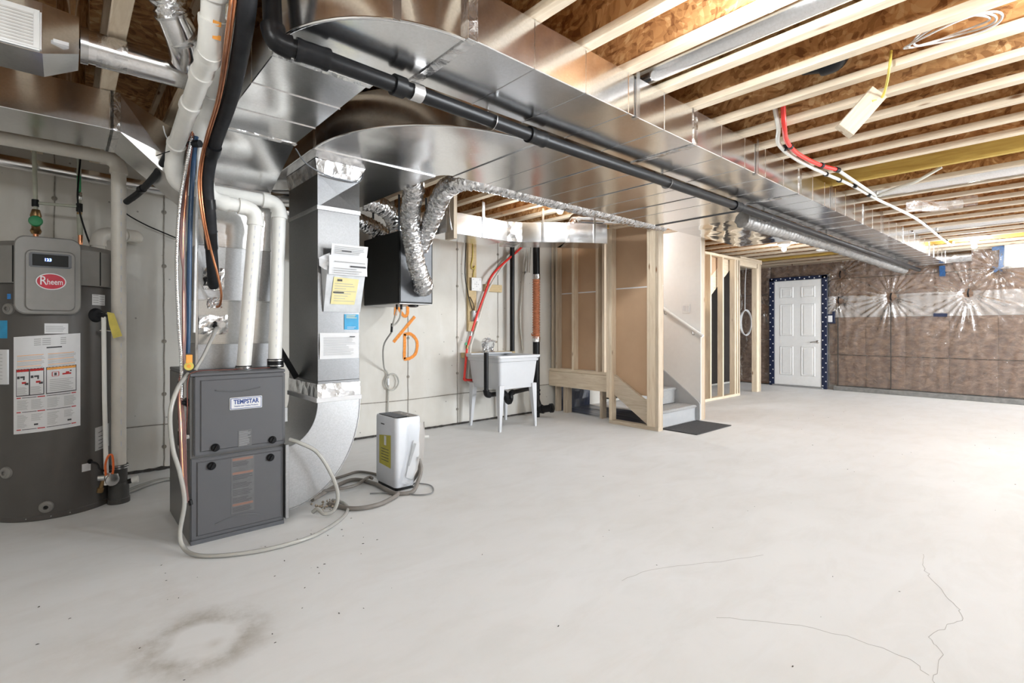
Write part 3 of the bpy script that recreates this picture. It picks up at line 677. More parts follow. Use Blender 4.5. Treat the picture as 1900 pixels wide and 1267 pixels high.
for x0, x1, z0, z1 in ((.595, .70, 1.345, 1.47), (.615, .69, 1.24, 1.30), (.57, .72, 1.09, 1.20)):
    V = []; Fc = []
    for j in range(7):
        for i in range(7): V.append((x0 + (x1 - x0) * i / 6 + random.uniform(-.004, .004), PY - .004 - random.uniform(0, .010), z0 + (z1 - z0) * j / 6 + random.uniform(-.004, .004)))
    for j in range(6):
        for i in range(6): q = j * 7 + i; Fc.append((q, q + 1, q + 8, q + 7))
    mesh('foil_patch', V, Fc, FOILT, sd)

# trunk branch to the left, creased transition into the plenum
bd = root('branch_duct', (-.2, 3.53, D0), 'rectangular metal branch duct above the water heater, sloping into the plenum', 'duct')
for a, b in ((-2.1, -.9), (-.9, -.26), (-.26, .185)): 
    duct_x(bd, a, b, 3.33, 3.74, D0, D1, True, .35); cleat_x(bd, b, 3.33, 3.74, D0, D1, .02)
cleat_x(bd, .2, 3.33, 3.74, D0, D1, .045)
mesh('transition', [(.215, 3.33, D0), (.215, 3.74, D0), (.215, 3.74, D1), (.215, 3.33, D1), (P0, 3.345, 1.84), (P0, 3.69, 1.84), (P0, 3.69, 2.17), (P0, 3.345, 2.17), (.40, 3.325, 2.075)],
     [(0, 4, 8), (4, 7, 8), (7, 3, 8), (3, 0, 8), (0, 1, 5, 4), (1, 2, 6, 5), (2, 3, 7, 6), (0, 3, 2, 1), (4, 5, 6, 7)], GALV, bd)
tube('riser_collar', [(.02, 3.52, ZJ), (.02, 3.52, ZJ + .03)], .075, FOILT, bd, 20); tube('riser', [(.02, 3.52, ZJ + .02), (.02, 3.52, ZS - .01)], .066, GALV, bd, 24)

# return duct: long flat run, wide elbow, stub, drop and boot into the furnace side
rd = root('return_duct', (1.28, 3.3, .07), 'wide sheet-metal return duct with big elbow and drop to the furnace base', 'duct')
xs = [1.98, 2.55, 3.12, 3.70, 4.42]
for a, b in zip(xs, xs[1:]):
    s = box('duct_section', (a, 2.005, D0), (b, 2.825, D1), GALV, rd, .002)
    box('bead', (a + .28 - .002, 2.003, D0 - .002), (a + .28 + .002, 2.827, D0 + .02), GALV, s, .0008)
    box('bead', (a - .006, 1.998, D0 - .005), (a + .006, 2.832, D1), GALV, s, .001)
box('joint_cleat', (4.41, 1.998, D0 - .007), (4.43, 2.832, D1), DGREY, rd)
loft('reducer', [[(4.43, 2.005, D0), (4.43, 2.825, D0), (4.43, 2.825, D1), (4.43, 2.005, D1)], [(4.75, 2.02, D0), (4.75, 2.84, D0), (4.75, 2.84, D1), (4.75, 2.02, D1)]], GALV, rd)
loft('end_section', [[(4.75, 2.03, D0 + .002), (4.75, 2.86, D0 + .002), (4.75, 2.86, D1), (4.75, 2.03, D1)], [(6.35, 2.22, D0 + .002), (6.35, 2.88, D0 + .002), (6.35, 2.88, D1), (6.35, 2.22, D1)]], galv_mat('wavy_galvanized_steel', .72, .11, .55, .2, 4.5), rd)
box('end_cap', (6.35, 2.22, D0 + .002), (6.375, 2.88, D1), FOILT, rd, .004)
elbow(rd, 1.98, 2.92, .10, .91, 180, 270, D0, D1, 22, 1.03)
box('joint_cleat', (1.97, 2.0, D0 - .006), (2.0, 2.83, D1), GALV, rd, .001); box('joint_cleat', (1.06, 2.905, D0 - .006), (1.88, 2.935, D1), GALV, rd, .001)
box('stub', (1.065, 2.92, D0), (1.88, 4.16, D1), GALV, rd, .003)
mesh('stub_crease', [(1.066, 2.93, D0 - .0012), (1.879, 2.93, D0 - .0012), (1.88, 4.15, D0 - .0012), (1.47, 3.55, D0 - .006)], [(0, 1, 3), (1, 2, 3), (2, 0, 3)], GALV, rd)
E0, E1, EY, EB = 1.152, 1.420, 3.08, 3.60      # the drop
loft('drop_collar', [[(E0 - .02, EY - .02, D0 - .003), (E1 + .03, EY - .02, D0 - .003), (E1 + .03, EB, D0 - .003), (E0 - .02, EB, D0 - .003)], [(E0, EY, 2.06), (E1, EY, 2.06), (E1, EB, 2.06), (E0, EB, 2.06)]], FOILT, rd)
mesh('creased_transition', [(E0, EY, 2.06), (E1, EY, 2.06), (E1, EY, 1.86), (E0, EY, 1.86), ((E0 + E1) / 2, EY + .02, 1.96), (E0, EB, 2.06), (E1, EB, 2.06), (E1, EB, 1.86), (E0, EB, 1.86)],
     [(0, 1, 4), (1, 2, 4), (2, 3, 4), (3, 0, 4), (0, 3, 8, 5), (1, 6, 7, 2), (5, 8, 7, 6), (0, 5, 6, 1), (3, 2, 7, 8)], GALVD, rd)
for a, b in ((.80, 1.86), (.685, .80)): box('drop', (E0, EY, a), (E1, EB, b), GALVD, rd, .002)
box('joint_cleat', (E0 - .005, EY - .006, 1.845), (E1 + .005, EB + .004, 1.872), GALVB, rd, .001)
box('taped_joint', (E0 - .004, EY - .005, .69), (E1 + .004, EB + .004, .785), FOILT, rd, .002); box('joint_cleat', (E0 - .01, EY - .012, .672), (E1 + .01, EB + .008, .70), PAPER, rd, .002)
V = []; n = 16
FX = .957
for k in range(n + 1):
    a = math.pi / 2 * k / n; c, s = math.cos(a), math.sin(a)
    xi, zi = FX + (E0 - FX) * c, .675 - .245 * s; xo, zo = FX + (E1 - FX) * c, .675 - .61 * s
    V += [(xi, EY - .004, zi), (xo, EY - .004, zo), (xo, EB, zo), (xi, EB, zi)]
Fc = [(k * 4 + j, k * 4 + (j + 1) % 4, k * 4 + 4 + (j + 1) % 4, k * 4 + 4 + j) for k in range(n) for j in range(4)] + [(0, 1, 2, 3), tuple(range(n * 4, n * 4 + 4))]
bt = mesh('boot', V, Fc, GALVB, rd, 35)
tube('seam_edge', [V[k * 4 + 1] for k in range(n + 1)], .004, GALVB, bt, 6); tube('seam_edge', [V[k * 4] for k in range(n + 1)], .004, GALVB, bt, 6)
box('inlet_flange', (.952, EY - .045, .03), (.972, EB + .03, .455), GALVB, rd, .002)
tag(tube('steel_cable', [(.985, 2.97, 2.145), (1.06, 3.01, 2.085), (1.20, 3.045, 2.05), (1.38, 3.055, 2.045), (1.43, 3.06, 2.09), (1.44, 3.08, 2.149)], .004, DGREY, None, 8, 6), 'thin braided cord looped below the return elbow across the drop', 'cord')
ribbon_ = ribbon('dark_strap', [(.985, 3.42, 1.08), (1.140, 3.42, .80)], .035, (0, -1, 0), RUB, None, .012, 0); tag(ribbon_, 'dark slanting strap in the gap between furnace and return drop', 'strap')
# papers on the drop
YP = EY - .002
def sheet(name, x0, x1, z0, z1, mat, y=None, tilt=0.0, curl=.004, par=None, skew=0.0):
    V = []; Fc = []; yy = YP if y is None else y
    for j in range(6):
        for i in range(6):
            u, v = i / 5, j / 5
            V.append((x0 + (x1 - x0) * u + skew * v, yy - tilt * v - curl * abs(math.sin(u * 5 + v * 3)) - .001, z0 + (z1 - z0) * v + .012 * tilt * u))
    m0 = len(V); V += [(x, y_ + .0012, z) for x, y_, z in V[:]]
    for j in range(5):
        for i in range(5): q = j * 6 + i; Fc += [(q, q + 1, q + 7, q + 6), (m0 + q, m0 + q + 6, m0 + q + 7, m0 + q + 1)]
    rim = list(range(0, 6)) + [k * 6 + 5 for k in range(1, 6)] + [35 - k for k in range(1, 6)] + [k * 6 for k in range(4, 0, -1)]
    for a, b in zip(rim, rim[1:] + rim[:1]): Fc.append((a, b, b + m0, a + m0))
    return mesh(name, V, Fc, mat, par, 60)
def textlines(par, x0, x1, z0, z1, n, mat, y, tilt=0.0, zb=None, h=.0035, rag=.25, skew=0.0):
    for k in range(n):
        z = z1 - (z1 - z0) * (k + .5) / n; t = tilt(z) if callable(tilt) else 0
        e = x1 - (x1 - x0) * random.uniform(0, rag)
        box('text_line', (x0 + skew, y - t - .0022, z - h / 2), (e + skew, y - t - .0012, z + h / 2), mat, par)
pk = root('document_pocket', (1.29, YP, 1.22), 'metal pocket stuffed with papers fixed on the return drop', 'document holder')
mesh('pocket', [(1.185, YP - .006, 1.225), (1.42, YP - .006, 1.225), (1.435, YP - .06, 1.50), (1.19, YP - .06, 1.50), (1.185, YP - .001, 1.225), (1.42, YP - .001, 1.225), (1.435, YP - .001, 1.50), (1.17, YP - .001, 1.52)],
     [(0, 1, 2, 3), (4, 7, 6, 5), (0, 3, 7, 4), (1, 5, 6, 2), (0, 4, 5, 1)], plain('pocket_grey', (.50, .51, .52), .4, .3), pk)
tl = lambda z: .008 + (z - 1.225) * .20
p1 = sheet('paper', 1.20, 1.43, 1.46, 1.635, PAPER, YP - .053, .025, .003, pk, .008)
p2 = sheet('paper', 1.195, 1.44, 1.45, 1.565, PAPER, YP - .060, .016, .006, pk, -.005)
textlines(p1, 1.225, 1.42, 1.575, 1.625, 5, INKG, YP - .079); box('text_line', (1.27, YP - .081, 1.592), (1.33, YP - .0795, 1.598), INK, p1)
box('text_line', (1.225, YP - .079, 1.525), (1.42, YP - .077, 1.531), INKG, p2); box('text_line', (1.325, YP - .079, 1.500), (1.425, YP - .077, 1.509), INK, p2); textlines(p2, 1.22, 1.40, 1.455, 1.495, 3, INKG, YP - .075)
mesh('paper_curl', [(1.17, YP - .05, 1.48), (1.20, YP - .055, 1.47), (1.205, YP - .06, 1.53), (1.14, YP - .05, 1.545), (1.16, YP - .075, 1.56), (1.205, YP - .058, 1.58), (1.15, YP - .03, 1.50)], [(0, 1, 2, 6), (6, 2, 3), (3, 2, 5, 4)], PAPER, pk)
yst = mesh('yellow_sticker', [(1.222, YP - tl(1.28) - .002, 1.272), (1.375, YP - tl(1.28) - .002, 1.272), (1.392, YP - tl(1.43) - .002, 1.43), (1.232, YP - tl(1.43) - .002, 1.437)], [(0, 1, 2, 3)], YELLOW, pk)
textlines(yst, 1.24, 1.38, 1.285, 1.405, 8, INKG, YP - .002, tl, None, .003, .5)
box('text_line', (1.233, YP - tl(1.345) - .006, 1.340), (1.300, YP - tl(1.345) - .003, 1.348), INK, yst); box('logo', (1.255, YP - tl(1.42) - .006, 1.412), (1.283, YP - tl(1.42) - .002, 1.424), INK, yst)
bs_ = box('blue_sticker', (1.318, YP - .0016, 1.115), (1.412, YP - .0002, 1.212), BLUEST, None); tag(bs_, 'square bright blue sticker on the return drop below the pocket', 'sticker')
textlines(bs_, 1.33, 1.40, 1.185, 1.21, 3, YELLOW, YP - .001, None, None, .003); textlines(bs_, 1.335, 1.395, 1.12, 1.135, 2, PAPER, YP - .001, None, None, .002)
wp = sheet('paper_sleeve', 1.163, 1.412, .935, 1.095, PAPER, YP, 0, .006); tag(wp, 'white printed paper in a plastic sleeve taped low on the return drop', 'paper')
textlines(wp, 1.185, 1.39, .955, 1.07, 14, INKG, YP - .006, None, None, .0022, .3); box('text_line', (1.35, YP - .009, 1.068), (1.385, YP - .0075, 1.073), INK, wp)

# ---- round ducts, register box and foil flex in the top left corner
vb = root('register_box', (-.1, 2.65, 2.16), 'white louvred grille on a metal box at the top left corner', 'grille')
gy = 2.585
pl = box('grille_plate', (-.45, gy - .012, 2.155), (-.062, gy, 2.305), TRIMW, vb, .006, None, 2)
for k in range(10): box('louvre', (-.44, gy - .016, 2.168 + k * .012), (-.085, gy - .0118, 2.174 + k * .012), plain('louvre_grey', (.62, .60, .57), .5) if k == 0 else bpy.data.materials['louvre_grey'], pl)
loft('metal_box', [[(-.06, gy, 2.15), (-.06, 2.82, 2.15), (-.06, 2.82, 2.34), (-.06, gy, 2.34)], [(.045, 2.62, 2.2), (.045, 2.79, 2.2), (.045, 2.79, 2.345), (.045, 2.62, 2.345)]], GALV, vb)
box('metal_box', (-.45, gy + .001, 2.15), (-.06, 2.82, 2.34), GALV, vb)
lb = box('label_plate', (-.03, gy - .001, 2.205), (.015, gy + .03, 2.218), PAPER, vb)
rdp = root('round_duct', (.3, 2.7, 2.27), 'round metal duct with crumpled foil tape beside the white grille', 'duct')
tube('pipe', [(.05, 2.70, 2.272), (.455, 2.70, 2.272)], .064, GALV, rdp, 28); tube('collar', [(.05, 2.70, 2.272), (.075, 2.70, 2.272)], .07, STEEL, rdp, 28)
for x in (.13, .24, .40): tube('ring', [(x, 2.70, 2.272), (x + .006, 2.70, 2.272)], .0655, GALV, rdp, 28)
tube('tape', [(.10, 2.70, 2.272), (.20, 2.70, 2.272)], .066, FOILT, rdp, 18, 0, True, .003)
rf = root('foil_elbow', (.45, 2.62, 2.2), 'foil-wrapped elbow duct rising between joists behind the white pipes', 'duct')
flex('flex', [(.18, 2.25, 2.62), (.26, 2.32, 2.50), (.33, 2.40, 2.36)], .06, FOIL, rf, .03, .003, .008, 16, .012)
tube('elbow', [(.32, 2.39, 2.37), (.35, 2.43, 2.33), (.38, 2.50, 2.30), (.40, 2.60, 2.30)], .062, GALV, rf, 20, 4)
for p, q in (((.32, 2.39, 2.37), (.325, 2.395, 2.364)), ((.37, 2.44, 2.315), (.376, 2.446, 2.311))): tube('band', [p, q], .067, STEEL, rf, 20)
r2 = root('vertical_round_duct', (.16, 2.9, 2.4), 'upright round duct between joists above the left round duct', 'duct')
tube('pipe', [(.03, 2.90, 2.36), (.03, 2.90, ZS - .004)], .055, GALV, r2, 20); tube('collar', [(.03, 2.90, 2.36), (.03, 2.90, 2.38)], .059, GALV, r2, 20)
tag(tube('round_duct', [(1.25, 3.75, 2.06), (1.05, 3.95, 2.06), (.75, 4.3, 2.05)], .06, GALV, None, 20, 4), 'dark round duct passing behind the plenum', 'duct')

# ---- rear duct by the sink, round branch, duct pan
bk = root('rear_duct', (3.2, 3.97, 2.0), 'bright rectangular metal duct bending along the rear joists above the sink', 'duct')
Z0, Z1 = 2.005, 2.205
box('duct_section', (2.62, 3.87, Z0), (3.36, 4.22, Z1), GALV, bk, .002)
def slant(name, a, b, w, z0, z1, mat, par):
    a = Vector(a); b = Vector(b); t = (b - a).normalized(); n_ = Vector((-t.y, t.x)) * w
    pts = [a, b, b + n_, a + n_]
    return prism(name, [(p.x, p.y) for p in pts], 2, z0, z1, mat, par)
slant('duct_bend', (3.36, 3.87), (3.50, 3.80), .35, Z0, Z1, FOILT, bk)
slant('duct_section', (3.50, 3.80), (3.84, 3.515), .35, Z0, Z1, GALV, bk); slant('duct_section', (3.84, 3.515), (4.22, 3.28), .35, Z0, Z1, GALV, bk)
slant('joint_cleat', (3.835, 3.512), (3.87, 3.485), .35, Z0 - .004, Z1 + .003, FOILT, bk)
for x, y in ((3.05, 3.866), (3.66, 3.66), (4.1, 3.35)): box('hanger_strap', (x - .015, y - .004, Z0), (x + .015, y - .001, ZJ), STEEL, bk)
rb = root('round_branch', (4.3, 3.4, 2.2), 'short round metal duct rising from the rear duct near the stud wall', 'duct')
pipe_run(rb, [(4.02, 3.56, 2.20), (4.02, 3.56, 2.285), (4.40, 3.27, 2.275), (4.62, 3.1, 2.285)], .058, GALV, .05, 20, 1.02)
tag(tube('round_duct', [(2.22, 1.55, 2.425), (2.22, .7, 2.425), (2.22, -2.5, 2.425)], .062, GALV, None, 24), 'round duct tucked between joists right of the supply duct', 'duct')
tag(tube('round_duct', [(5.62, 1.32, 2.41), (5.63, .7, 2.41), (5.63, -2.5, 2.41)], .075, GALV, None, 24), 'round silver duct between joists at the middle of the right ceiling', 'duct')
tag(tube('round_duct', [(8.14, 1.50, 2.40), (8.14, .6, 2.40), (8.14, -2.5, 2.40)], .065, GALV, None, 20), 'round grey duct between joists near the far bulb', 'duct')
pk2 = root('ceiling_lamp', (7.58, 2.80, 2.35), 'caged bare bulb lamp on the joists past the end of the return duct', 'lamp', 'bare bulb lamps under the joists')
lathe('lamp_holder', [(.085, 0), (.085, -.05), (.06, -.065), (.03, -.07)], (7.58, 2.80, ZJ), (0, 0, 1), PORC, pk2, 20)
lathe('bulb', [(.014, -.068), (.026, -.095), (.030, -.11), (.024, -.13), (.001, -.142)], (7.58, 2.80, ZJ), (0, 0, 1), BULBM, pk2, 14, 80)
sm = root('smoke_alarm', (8.79, 2.65, 2.33), 'small flat white box under the joists above the door', 'alarm'); box('body', (8.72, 2.52, 2.325), (8.86, 2.76, 2.349), TRIMW, sm, .008, None, 2); box('face', (8.74, 2.55, 2.321), (8.84, 2.73, 2.326), PAPER, sm, .004)
# foil flex hugging the black drain pipe, far half
fx = root('flex_duct', (7, 2.05, 2.2), 'long grey foil flex duct slung beside the black drain pipe', 'flex duct')
flex('hose', [(4.45, 1.99, 2.078), (5.2, 1.98, 2.078), (6.2, 1.98, 2.10), (7.4, 1.975, 2.10), (8.6, 1.965, 2.09), (9.6, 1.955, 2.08), (10.25, 1.95, 2.08)], .062, plain('grey_foil_jacket', (.30, .285, .27), .45, .4, var=.2), fx, .07, .006, .006, 18, .016)
for x in (5.6, 7.0, 8.4, 9.6): tube('wire_tie', [(x, 1.975, 2.04), (x, 2.045, 2.12), (x, 1.975, 2.18)], .002, WHITECAB, fx, 6, 4)
# black drain pipe below the ducts
dp = root('drain_pipe', (.55, 1.8, 2.1), 'long black plastic drain pipe slung below the ducts', 'pipe')
pipe_run(dp, [(.535, 1.90, 2.62), (.535, 1.83, 2.095), (.66, 1.812, 2.092), (1.8, 1.85, 2.095), (4.0, 1.83, 2.092), (10.5, 1.80, 2.085)], .031, ABS, .045, 18, 1.2)
for x, r in ((.98, .041), (1.06, .037)): tube('coupling', [(x, 1.823, 2.093), (x + .05, 1.825, 2.093)], r, ABS if r > .04 else STEEL, dp, 18)
for x in (1.5, 3.0, 4.6, 6.2, 7.8, 9.2):
    yc = 1.812 + (x - .66) * .0333 if x < 1.8 else 1.845 - (x - 1.8) * .004; ribbon('pipe_strap', [(x, yc + .036 * math.sin(a), 2.094 - .036 * math.cos(a)) for a in [-1.9 + .38 * j for j in range(11)]] + [(x, yc + .034, 2.15)], .016, (1, 0, 0), STEEL, dp, .002)

# ================================================================== FURNACE
fu = root('furnace', (.72, 3.38, 0), 'grey upright gas furnace with two door panels and black knobs', 'furnace')
FY = 3.05
box('cabinet', (.487, FY + .022, .0), (.955, 3.72, .872), FURN2, fu, .004); box('top_cap', (.487, FY + .006, .872), (.957, 3.72, .888), FURN, fu, .003)
def door(z0, z1, x0, x1, name):
    d = box(name, (x0, FY + .006, z0), (x1, FY + .024, z1), FURN, fu, .005, None, 2)
    i = .026; f = FY + .006; V = []
    for ins, dp in ((0, .0004), (.006, -.007), (.012, -.007)):
        V += [(x0 + i + ins, f + dp, z0 + i * .7 + ins), (x1 - i * .5 - ins, f + dp, z0 + i * .7 + ins), (x1 - i * .5 - ins, f + dp, z1 - i * .7 - ins), (x0 + i + ins, f + dp, z1 - i * .7 - ins)]
    Fc = [(r * 4 + k, r * 4 + (k + 1) % 4, r * 4 + 4 + (k + 1) % 4, r * 4 + 4 + k) for r in range(2) for k in range(4)] + [(8, 9, 10, 11)]
    mesh('raised_field', V, Fc, FURN, d); return d
dA = door(.458, .870, .505, .957, 'upper_door'); dB = door(.022, .446, .489, .948, 'lower_door'); box('base_rail', (.489, FY + .002, 0), (.95, FY + .03, .022), DGREY, fu, .002)
gr = []
tube('grip_crease', [(.60 + .0275 * k, FY - .0015, .795 - .014 * math.sin(math.pi * k / 8)) for k in range(9)], .0035, FURN, dA, 8, 3)
tube('grip_crease', [(.60 + .0275 * k, FY - .0015, .085 + .022 * math.sin(math.pi * k / 8)) for k in range(9)], .0035, FURN, dB, 8, 3)
def knob(x, z, par):
    k = lathe('knob', [(.021, 0), (.021, .006), (.017, .012), (.015, .014)], (x, FY - .001, z), (0, -1, 0), ABS, par, 18)
    box('grip', (x - .004, FY - .024, z - .016), (x + .004, FY - .013, z + .016), ABS, k, .002, (0, .5, 0))
knob(.60, .492, dA); knob(.885, .492, dA); knob(.583, .398, dB); knob(.874, .394, dB)
lg = box('name_plate', (.668, FY - .006, .682), (.830, FY - .0012, .748), PAPER, dA, .006, None, 3)
box('plate_border', (.672, FY - .0068, .686), (.826, FY - .0058, .744), plain('plate_blue', (.03, .07, .25), .4), lg, .004); box('plate_field', (.675, FY - .0076, .689), (.823, FY - .0066, .741), PAPER, lg, .003)
NAVYINK = bpy.data.materials['plate_blue']
lettering('lettering', 'TEMPSTAR', .033, (.749, FY - .0078, .723), FACE_NY, NAVYINK, lg, .0005, 'CENTER', .80, .0012)
lettering('lettering', 'Heating and Cooling Products', .0115, (.749, FY - .0078, .701), FACE_NY, NAVYINK, lg, .0004, 'CENTER', .85, .0002)
lb = box('rating_label', (.710, FY - .0022, .478), (.778, FY - .0012, .568), plain('label_grey', (.12, .12, .123), .5), dA); textlines(lb, .714, .774, .482, .562, 11, INKG, FY - .001, None, None, .002, .4)
lb = box('warning_label', (.676, FY - .0022, .120), (.790, FY - .0012, .424), bpy.data.materials['label_grey'], dB)
for z0, z1, m in ((.405, .418, 'c'), (.33, .342, 'c'), (.16, .172, 'c'), (.372, .40, 'l'), (.30, .328, 'l'), (.255, .285, 'l'), (.215, .248, 'l'), (.176, .205, 'l'), (.126, .155, 'l')):
    if m == 'c': box('warning_band', (.682, FY - .0028, z0), (.784, FY - .0021, z1), plain('label_orange', (.24, .13, .10), .5) if 'label_orange' not in bpy.data.materials else bpy.data.materials['label_orange'], lb)
    else: textlines(lb, .683, .782, z0, z1, 4, INK, FY - .001, None, None, .0022, .35)
# left side: hinged metal knockouts, gas cock, strain relief
for z in (.80, .665, .53):
    b = box('knockout_frame', (.462, 3.12, z - .06), (.487, 3.25, z + .06), STEEL, fu, .006, None, 2); box('knockout', (.4585, 3.135, z - .035), (.4625, 3.235, z + .04), BLACK, b, .002)
lathe('strain_relief', [(.022, 0), (.022, .01), (.014, .014), (.014, .03)], (.487, 3.10, .735), (-1, 0, 0), ABS, fu, 14); lathe('strain_relief', [(.016, 0), (.016, .012), (.01, .02)], (.487, 3.085, .56), (-1, 0, 0), STEEL, fu, 12)
gt = root('gas_tag', (.475, 3.13, .90), 'yellow orange round tag hanging at the furnace top left corner', 'tag'); lathe('disc', [(.022, 0), (.022, .004)], (.49, 3.10, .925), (-.3, -1, 0), TAGY, gt, 16); lathe('eyelet', [(.010, .004), (.010, .006)], (.49, 3.10, .925), (-.3, -1, 0), ORINK, gt, 12); box('strip', (.475, 3.095, .94), (.505, 3.10, .985), ORINK, gt, .002)
box('side_bracket', (.957, 3.10, .575), (.985, 3.106, .66), GALVB, fu, .002)

# ================================================================== PVC INTAKE AND EXHAUST
def clamp(par, c, r, h, mat=None): 
    k = tube('hose_clamp', [(c[0], c[1], c[2]), (c[0], c[1], c[2] + h)], r, mat or ABS, par, 20)
    for z in (.008, h - .012): tube('band', [(c[0], c[1], c[2] + z), (c[0], c[1], c[2] + z + .006)], r + .002, STEEL, k, 20)
pa = root('vent_pipe', (.775, 3.19, .9), 'left white vent pipe rising from the furnace top, joining behind the black hose', 'pipe')
pipe_run(pa, [(.772, 3.19, .905), (.832, 3.165, 1.808), (.590, 3.16, 1.822), (.532, 3.15, 2.10), (.530, 2.85, 2.255), (.507, 2.25, 2.255), (.50, 2.0, 2.56)], .0375, PVC, .075, 20)
clamp(pa, (.772, 3.19, .888), .043, .022); lathe('flange', [(.062, 0), (.062, .004), (.042, .006)], (.772, 3.19, .8885), (0, 0, 1), DGREY, pa, 24)
pb = root('vent_pipe', (.945, 3.19, .9), 'right white vent pipe from the furnace top that crosses behind and climbs to the joists', 'pipe')
pipe_run(pb, [(.943, 3.20, .93), (.992, 3.27, 1.892), (.447, 3.27, 1.898), (.440, 3.20, 2.07), (.402, 2.10, 2.145), (.372, 1.90, 2.32), (.37, 1.86, 2.64)], .0375, PVC, .08, 20)
clamp(pb, (.943, 3.19, .892), .045, .05)
for y in (2.62, 2.33, 2.16): 
    f = (3.16 - y) / 1.06; z = 2.07 + .075 * f; xx = .435 - .033 * f; c = tube('coupling', [(xx, y + .02, z - .001), (xx, y - .03, z + .002)], .0425, PVC, pb, 20)
for k in range(2):
    nn = Vector((-.10, -.86, -.50)).normalized(); c0 = Vector((.398 - .006 * k, 2.07 - .035 * k, 2.172 + .03 * k)) + nn * .044
    ribbon('printed_sticker', [c0 + Vector((-.002, 0, 0)), c0 + Vector((.024, 0, 0))], .016, nn, ORINK, pb, .001, 0)
def print_marks(par, p, q, r, n, side):
    p = Vector(p); q = Vector(q); s = Vector(side).normalized()
    for k in range(n):
        a = p.lerp(q, (k + .2) / n); b = p.lerp(q, (k + .2 + random.uniform(.25, .55)) / n)
        ribbon('print_mark', [a + s * (r + .0002), b + s * (r + .0002)], .0045, s, bpy.data.materials.get('pipe_print') or plain('pipe_print', (.60, .61, .66), .6), par, .0003, 0)
print_marks(pa, (.777, 3.188, .97), (.827, 3.167, 1.72), .0375, 16, (-.25, -1, 0)); print_marks(pb, (.9465, 3.205, 1.0), (.985, 3.26, 1.76), .0375, 16, (-.2, -1, 0))

# ================================================================== REFRIGERANT LINES, CABLES BY THE FURNACE
ls = root('refrigerant_line', (.62, 3.32, 1.4), 'thick black insulated hose with copper line bending down into the plenum', 'hose')
LS = [(.452, 1.74, 2.58), (.452, 1.80, 2.28), (.465, 1.92, 2.15), (.536, 2.41, 2.12), (.560, 2.80, 2.055), (.562, 2.98, 1.97), (.565, 3.055, 1.86), (.586, 3.095, 1.70), (.612, 3.20, 1.55), (.632, 3.26, 1.42), (.645, 3.335, 1.37)]
tube('insulation', LS, .030, RUB, ls, 18, 6)
for k in (4, 6, 7): 
    a, b = Vector(LS[k]), Vector(LS[k + 1]); tube('tape_wrap', [a.lerp(b, .35), a.lerp(b, .65 if k < 7 else .9)], .0335, ABS, ls, 18)
tube('copper_line', [(.418, 1.75, 2.56), (.418, 1.80, 2.27), (.428, 1.93, 2.14), (.497, 2.41, 2.11), (.522, 2.78, 2.05), (.528, 2.96, 1.97), (.531, 3.03, 1.86), (.554, 3.07, 1.70), (.60, 3.15, 1.55), (.64, 3.19, 1.42), (.668, 3.24, 1.32), (.672, 3.30, 1.255), (.655, 3.335, 1.245)], .0065, COPPER, ls, 10, 6)
tube('copper_line', [(.405, 1.75, 2.56), (.405, 1.80, 2.26), (.415, 1.93, 2.13), (.485, 2.41, 2.10), (.510, 2.78, 2.04), (.517, 2.96, 1.96), (.520, 3.025, 1.85), (.543, 3.06, 1.70), (.588, 3.145, 1.55)], .005, COPPER, ls, 8, 5)
wb_ = root('cable_bundle', (.47, 3.15, .3), 'bundle of thin wires and steel flexible conduit dropping past the furnace side', 'cables')
V, Fc = sweep(resample(catmull([(.50, 3.06, 2.13), (.475, 3.10, 1.95), (.452, 3.13, 1.75), (.443, 3.15, 1.45), (.452, 3.15, 1.15), (.462, 3.14, .95), (.458, 3.11, .80), (.450, 3.10, .68)], 10), .004), lambda i, n: .0085 + .0016 * math.sin(i * 2.1), 10)
mesh('steel_conduit', V, Fc, STEEL, wb_, 60)
tube('blue_tube', [(.515, 3.05, 2.12), (.512, 3.13, 1.95), (.503, 3.16, 1.6), (.498, 3.16, 1.2), (.495, 3.17, .99)], .012, BLUETUBE, wb_, 12, 5)
tube('white_cable', [(.53, 3.05, 2.10), (.535, 3.14, 1.9), (.53, 3.16, 1.5), (.523, 3.16, 1.1)], .006, WHITECAB, wb_, 8, 5)
for k in range(5):
    o = k * .006; tube('wire', [(.505 - o, 3.04 + o, 2.15 - o), (.492 - o * .6, 3.12, 1.95), (.478 - o, 3.15, 1.65 - o), (.472 + o * .5, 3.16, 1.3), (.470 + o * .4, 3.15, 1.0), (.446 + o * .5, 3.11, .80), (.444 + o, 3.07, .62), (.452 + o * .8, 3.052, .35), (.472 + o * .3, 3.045, .23)], .0035 if k else .005, COPPER if k == 1 else WIRE, wb_, 7, 6)
tube('thin_wire', [(.475, 3.10, .56), (.478, 3.07, .70), (.480, 3.06, .86), (.52, 3.08, .897), (.66, 3.14, .894), (.78, 3.15, .893), (.90, 3.15, .894)], .0025, WIRE, wb_, 6, 6)
tube('wire_clip', [(.485, 3.045, .24), (.490, 3.045, .215)], .010, ABS, wb_, 8)
tube('clear_tube', [(.665, 3.325, 1.135), (.64, 3.27, 1.10), (.57, 3.16, .98), (.52, 3.12, .90)], .010, HOSE, wb_, 10, 5); tube('tube_fitting', [(.655, 3.335, 1.16), (.648, 3.30, 1.135)], .013, ABS, wb_, 10)
bc = root('strapped_cable', (.4, 3.3, 1.9), 'black wrapped cable bundle slanting from the furnace lines to the standpipe', 'cables')
tube('cable', [(.53, 3.04, 2.08), (.46, 3.14, 2.085), (.42, 3.22, 2.06), (.39, 3.45, 1.99), (.345, 3.80, 1.95), (.30, 4.05, 1.93)], .019, RUB, bc, 12, 5)
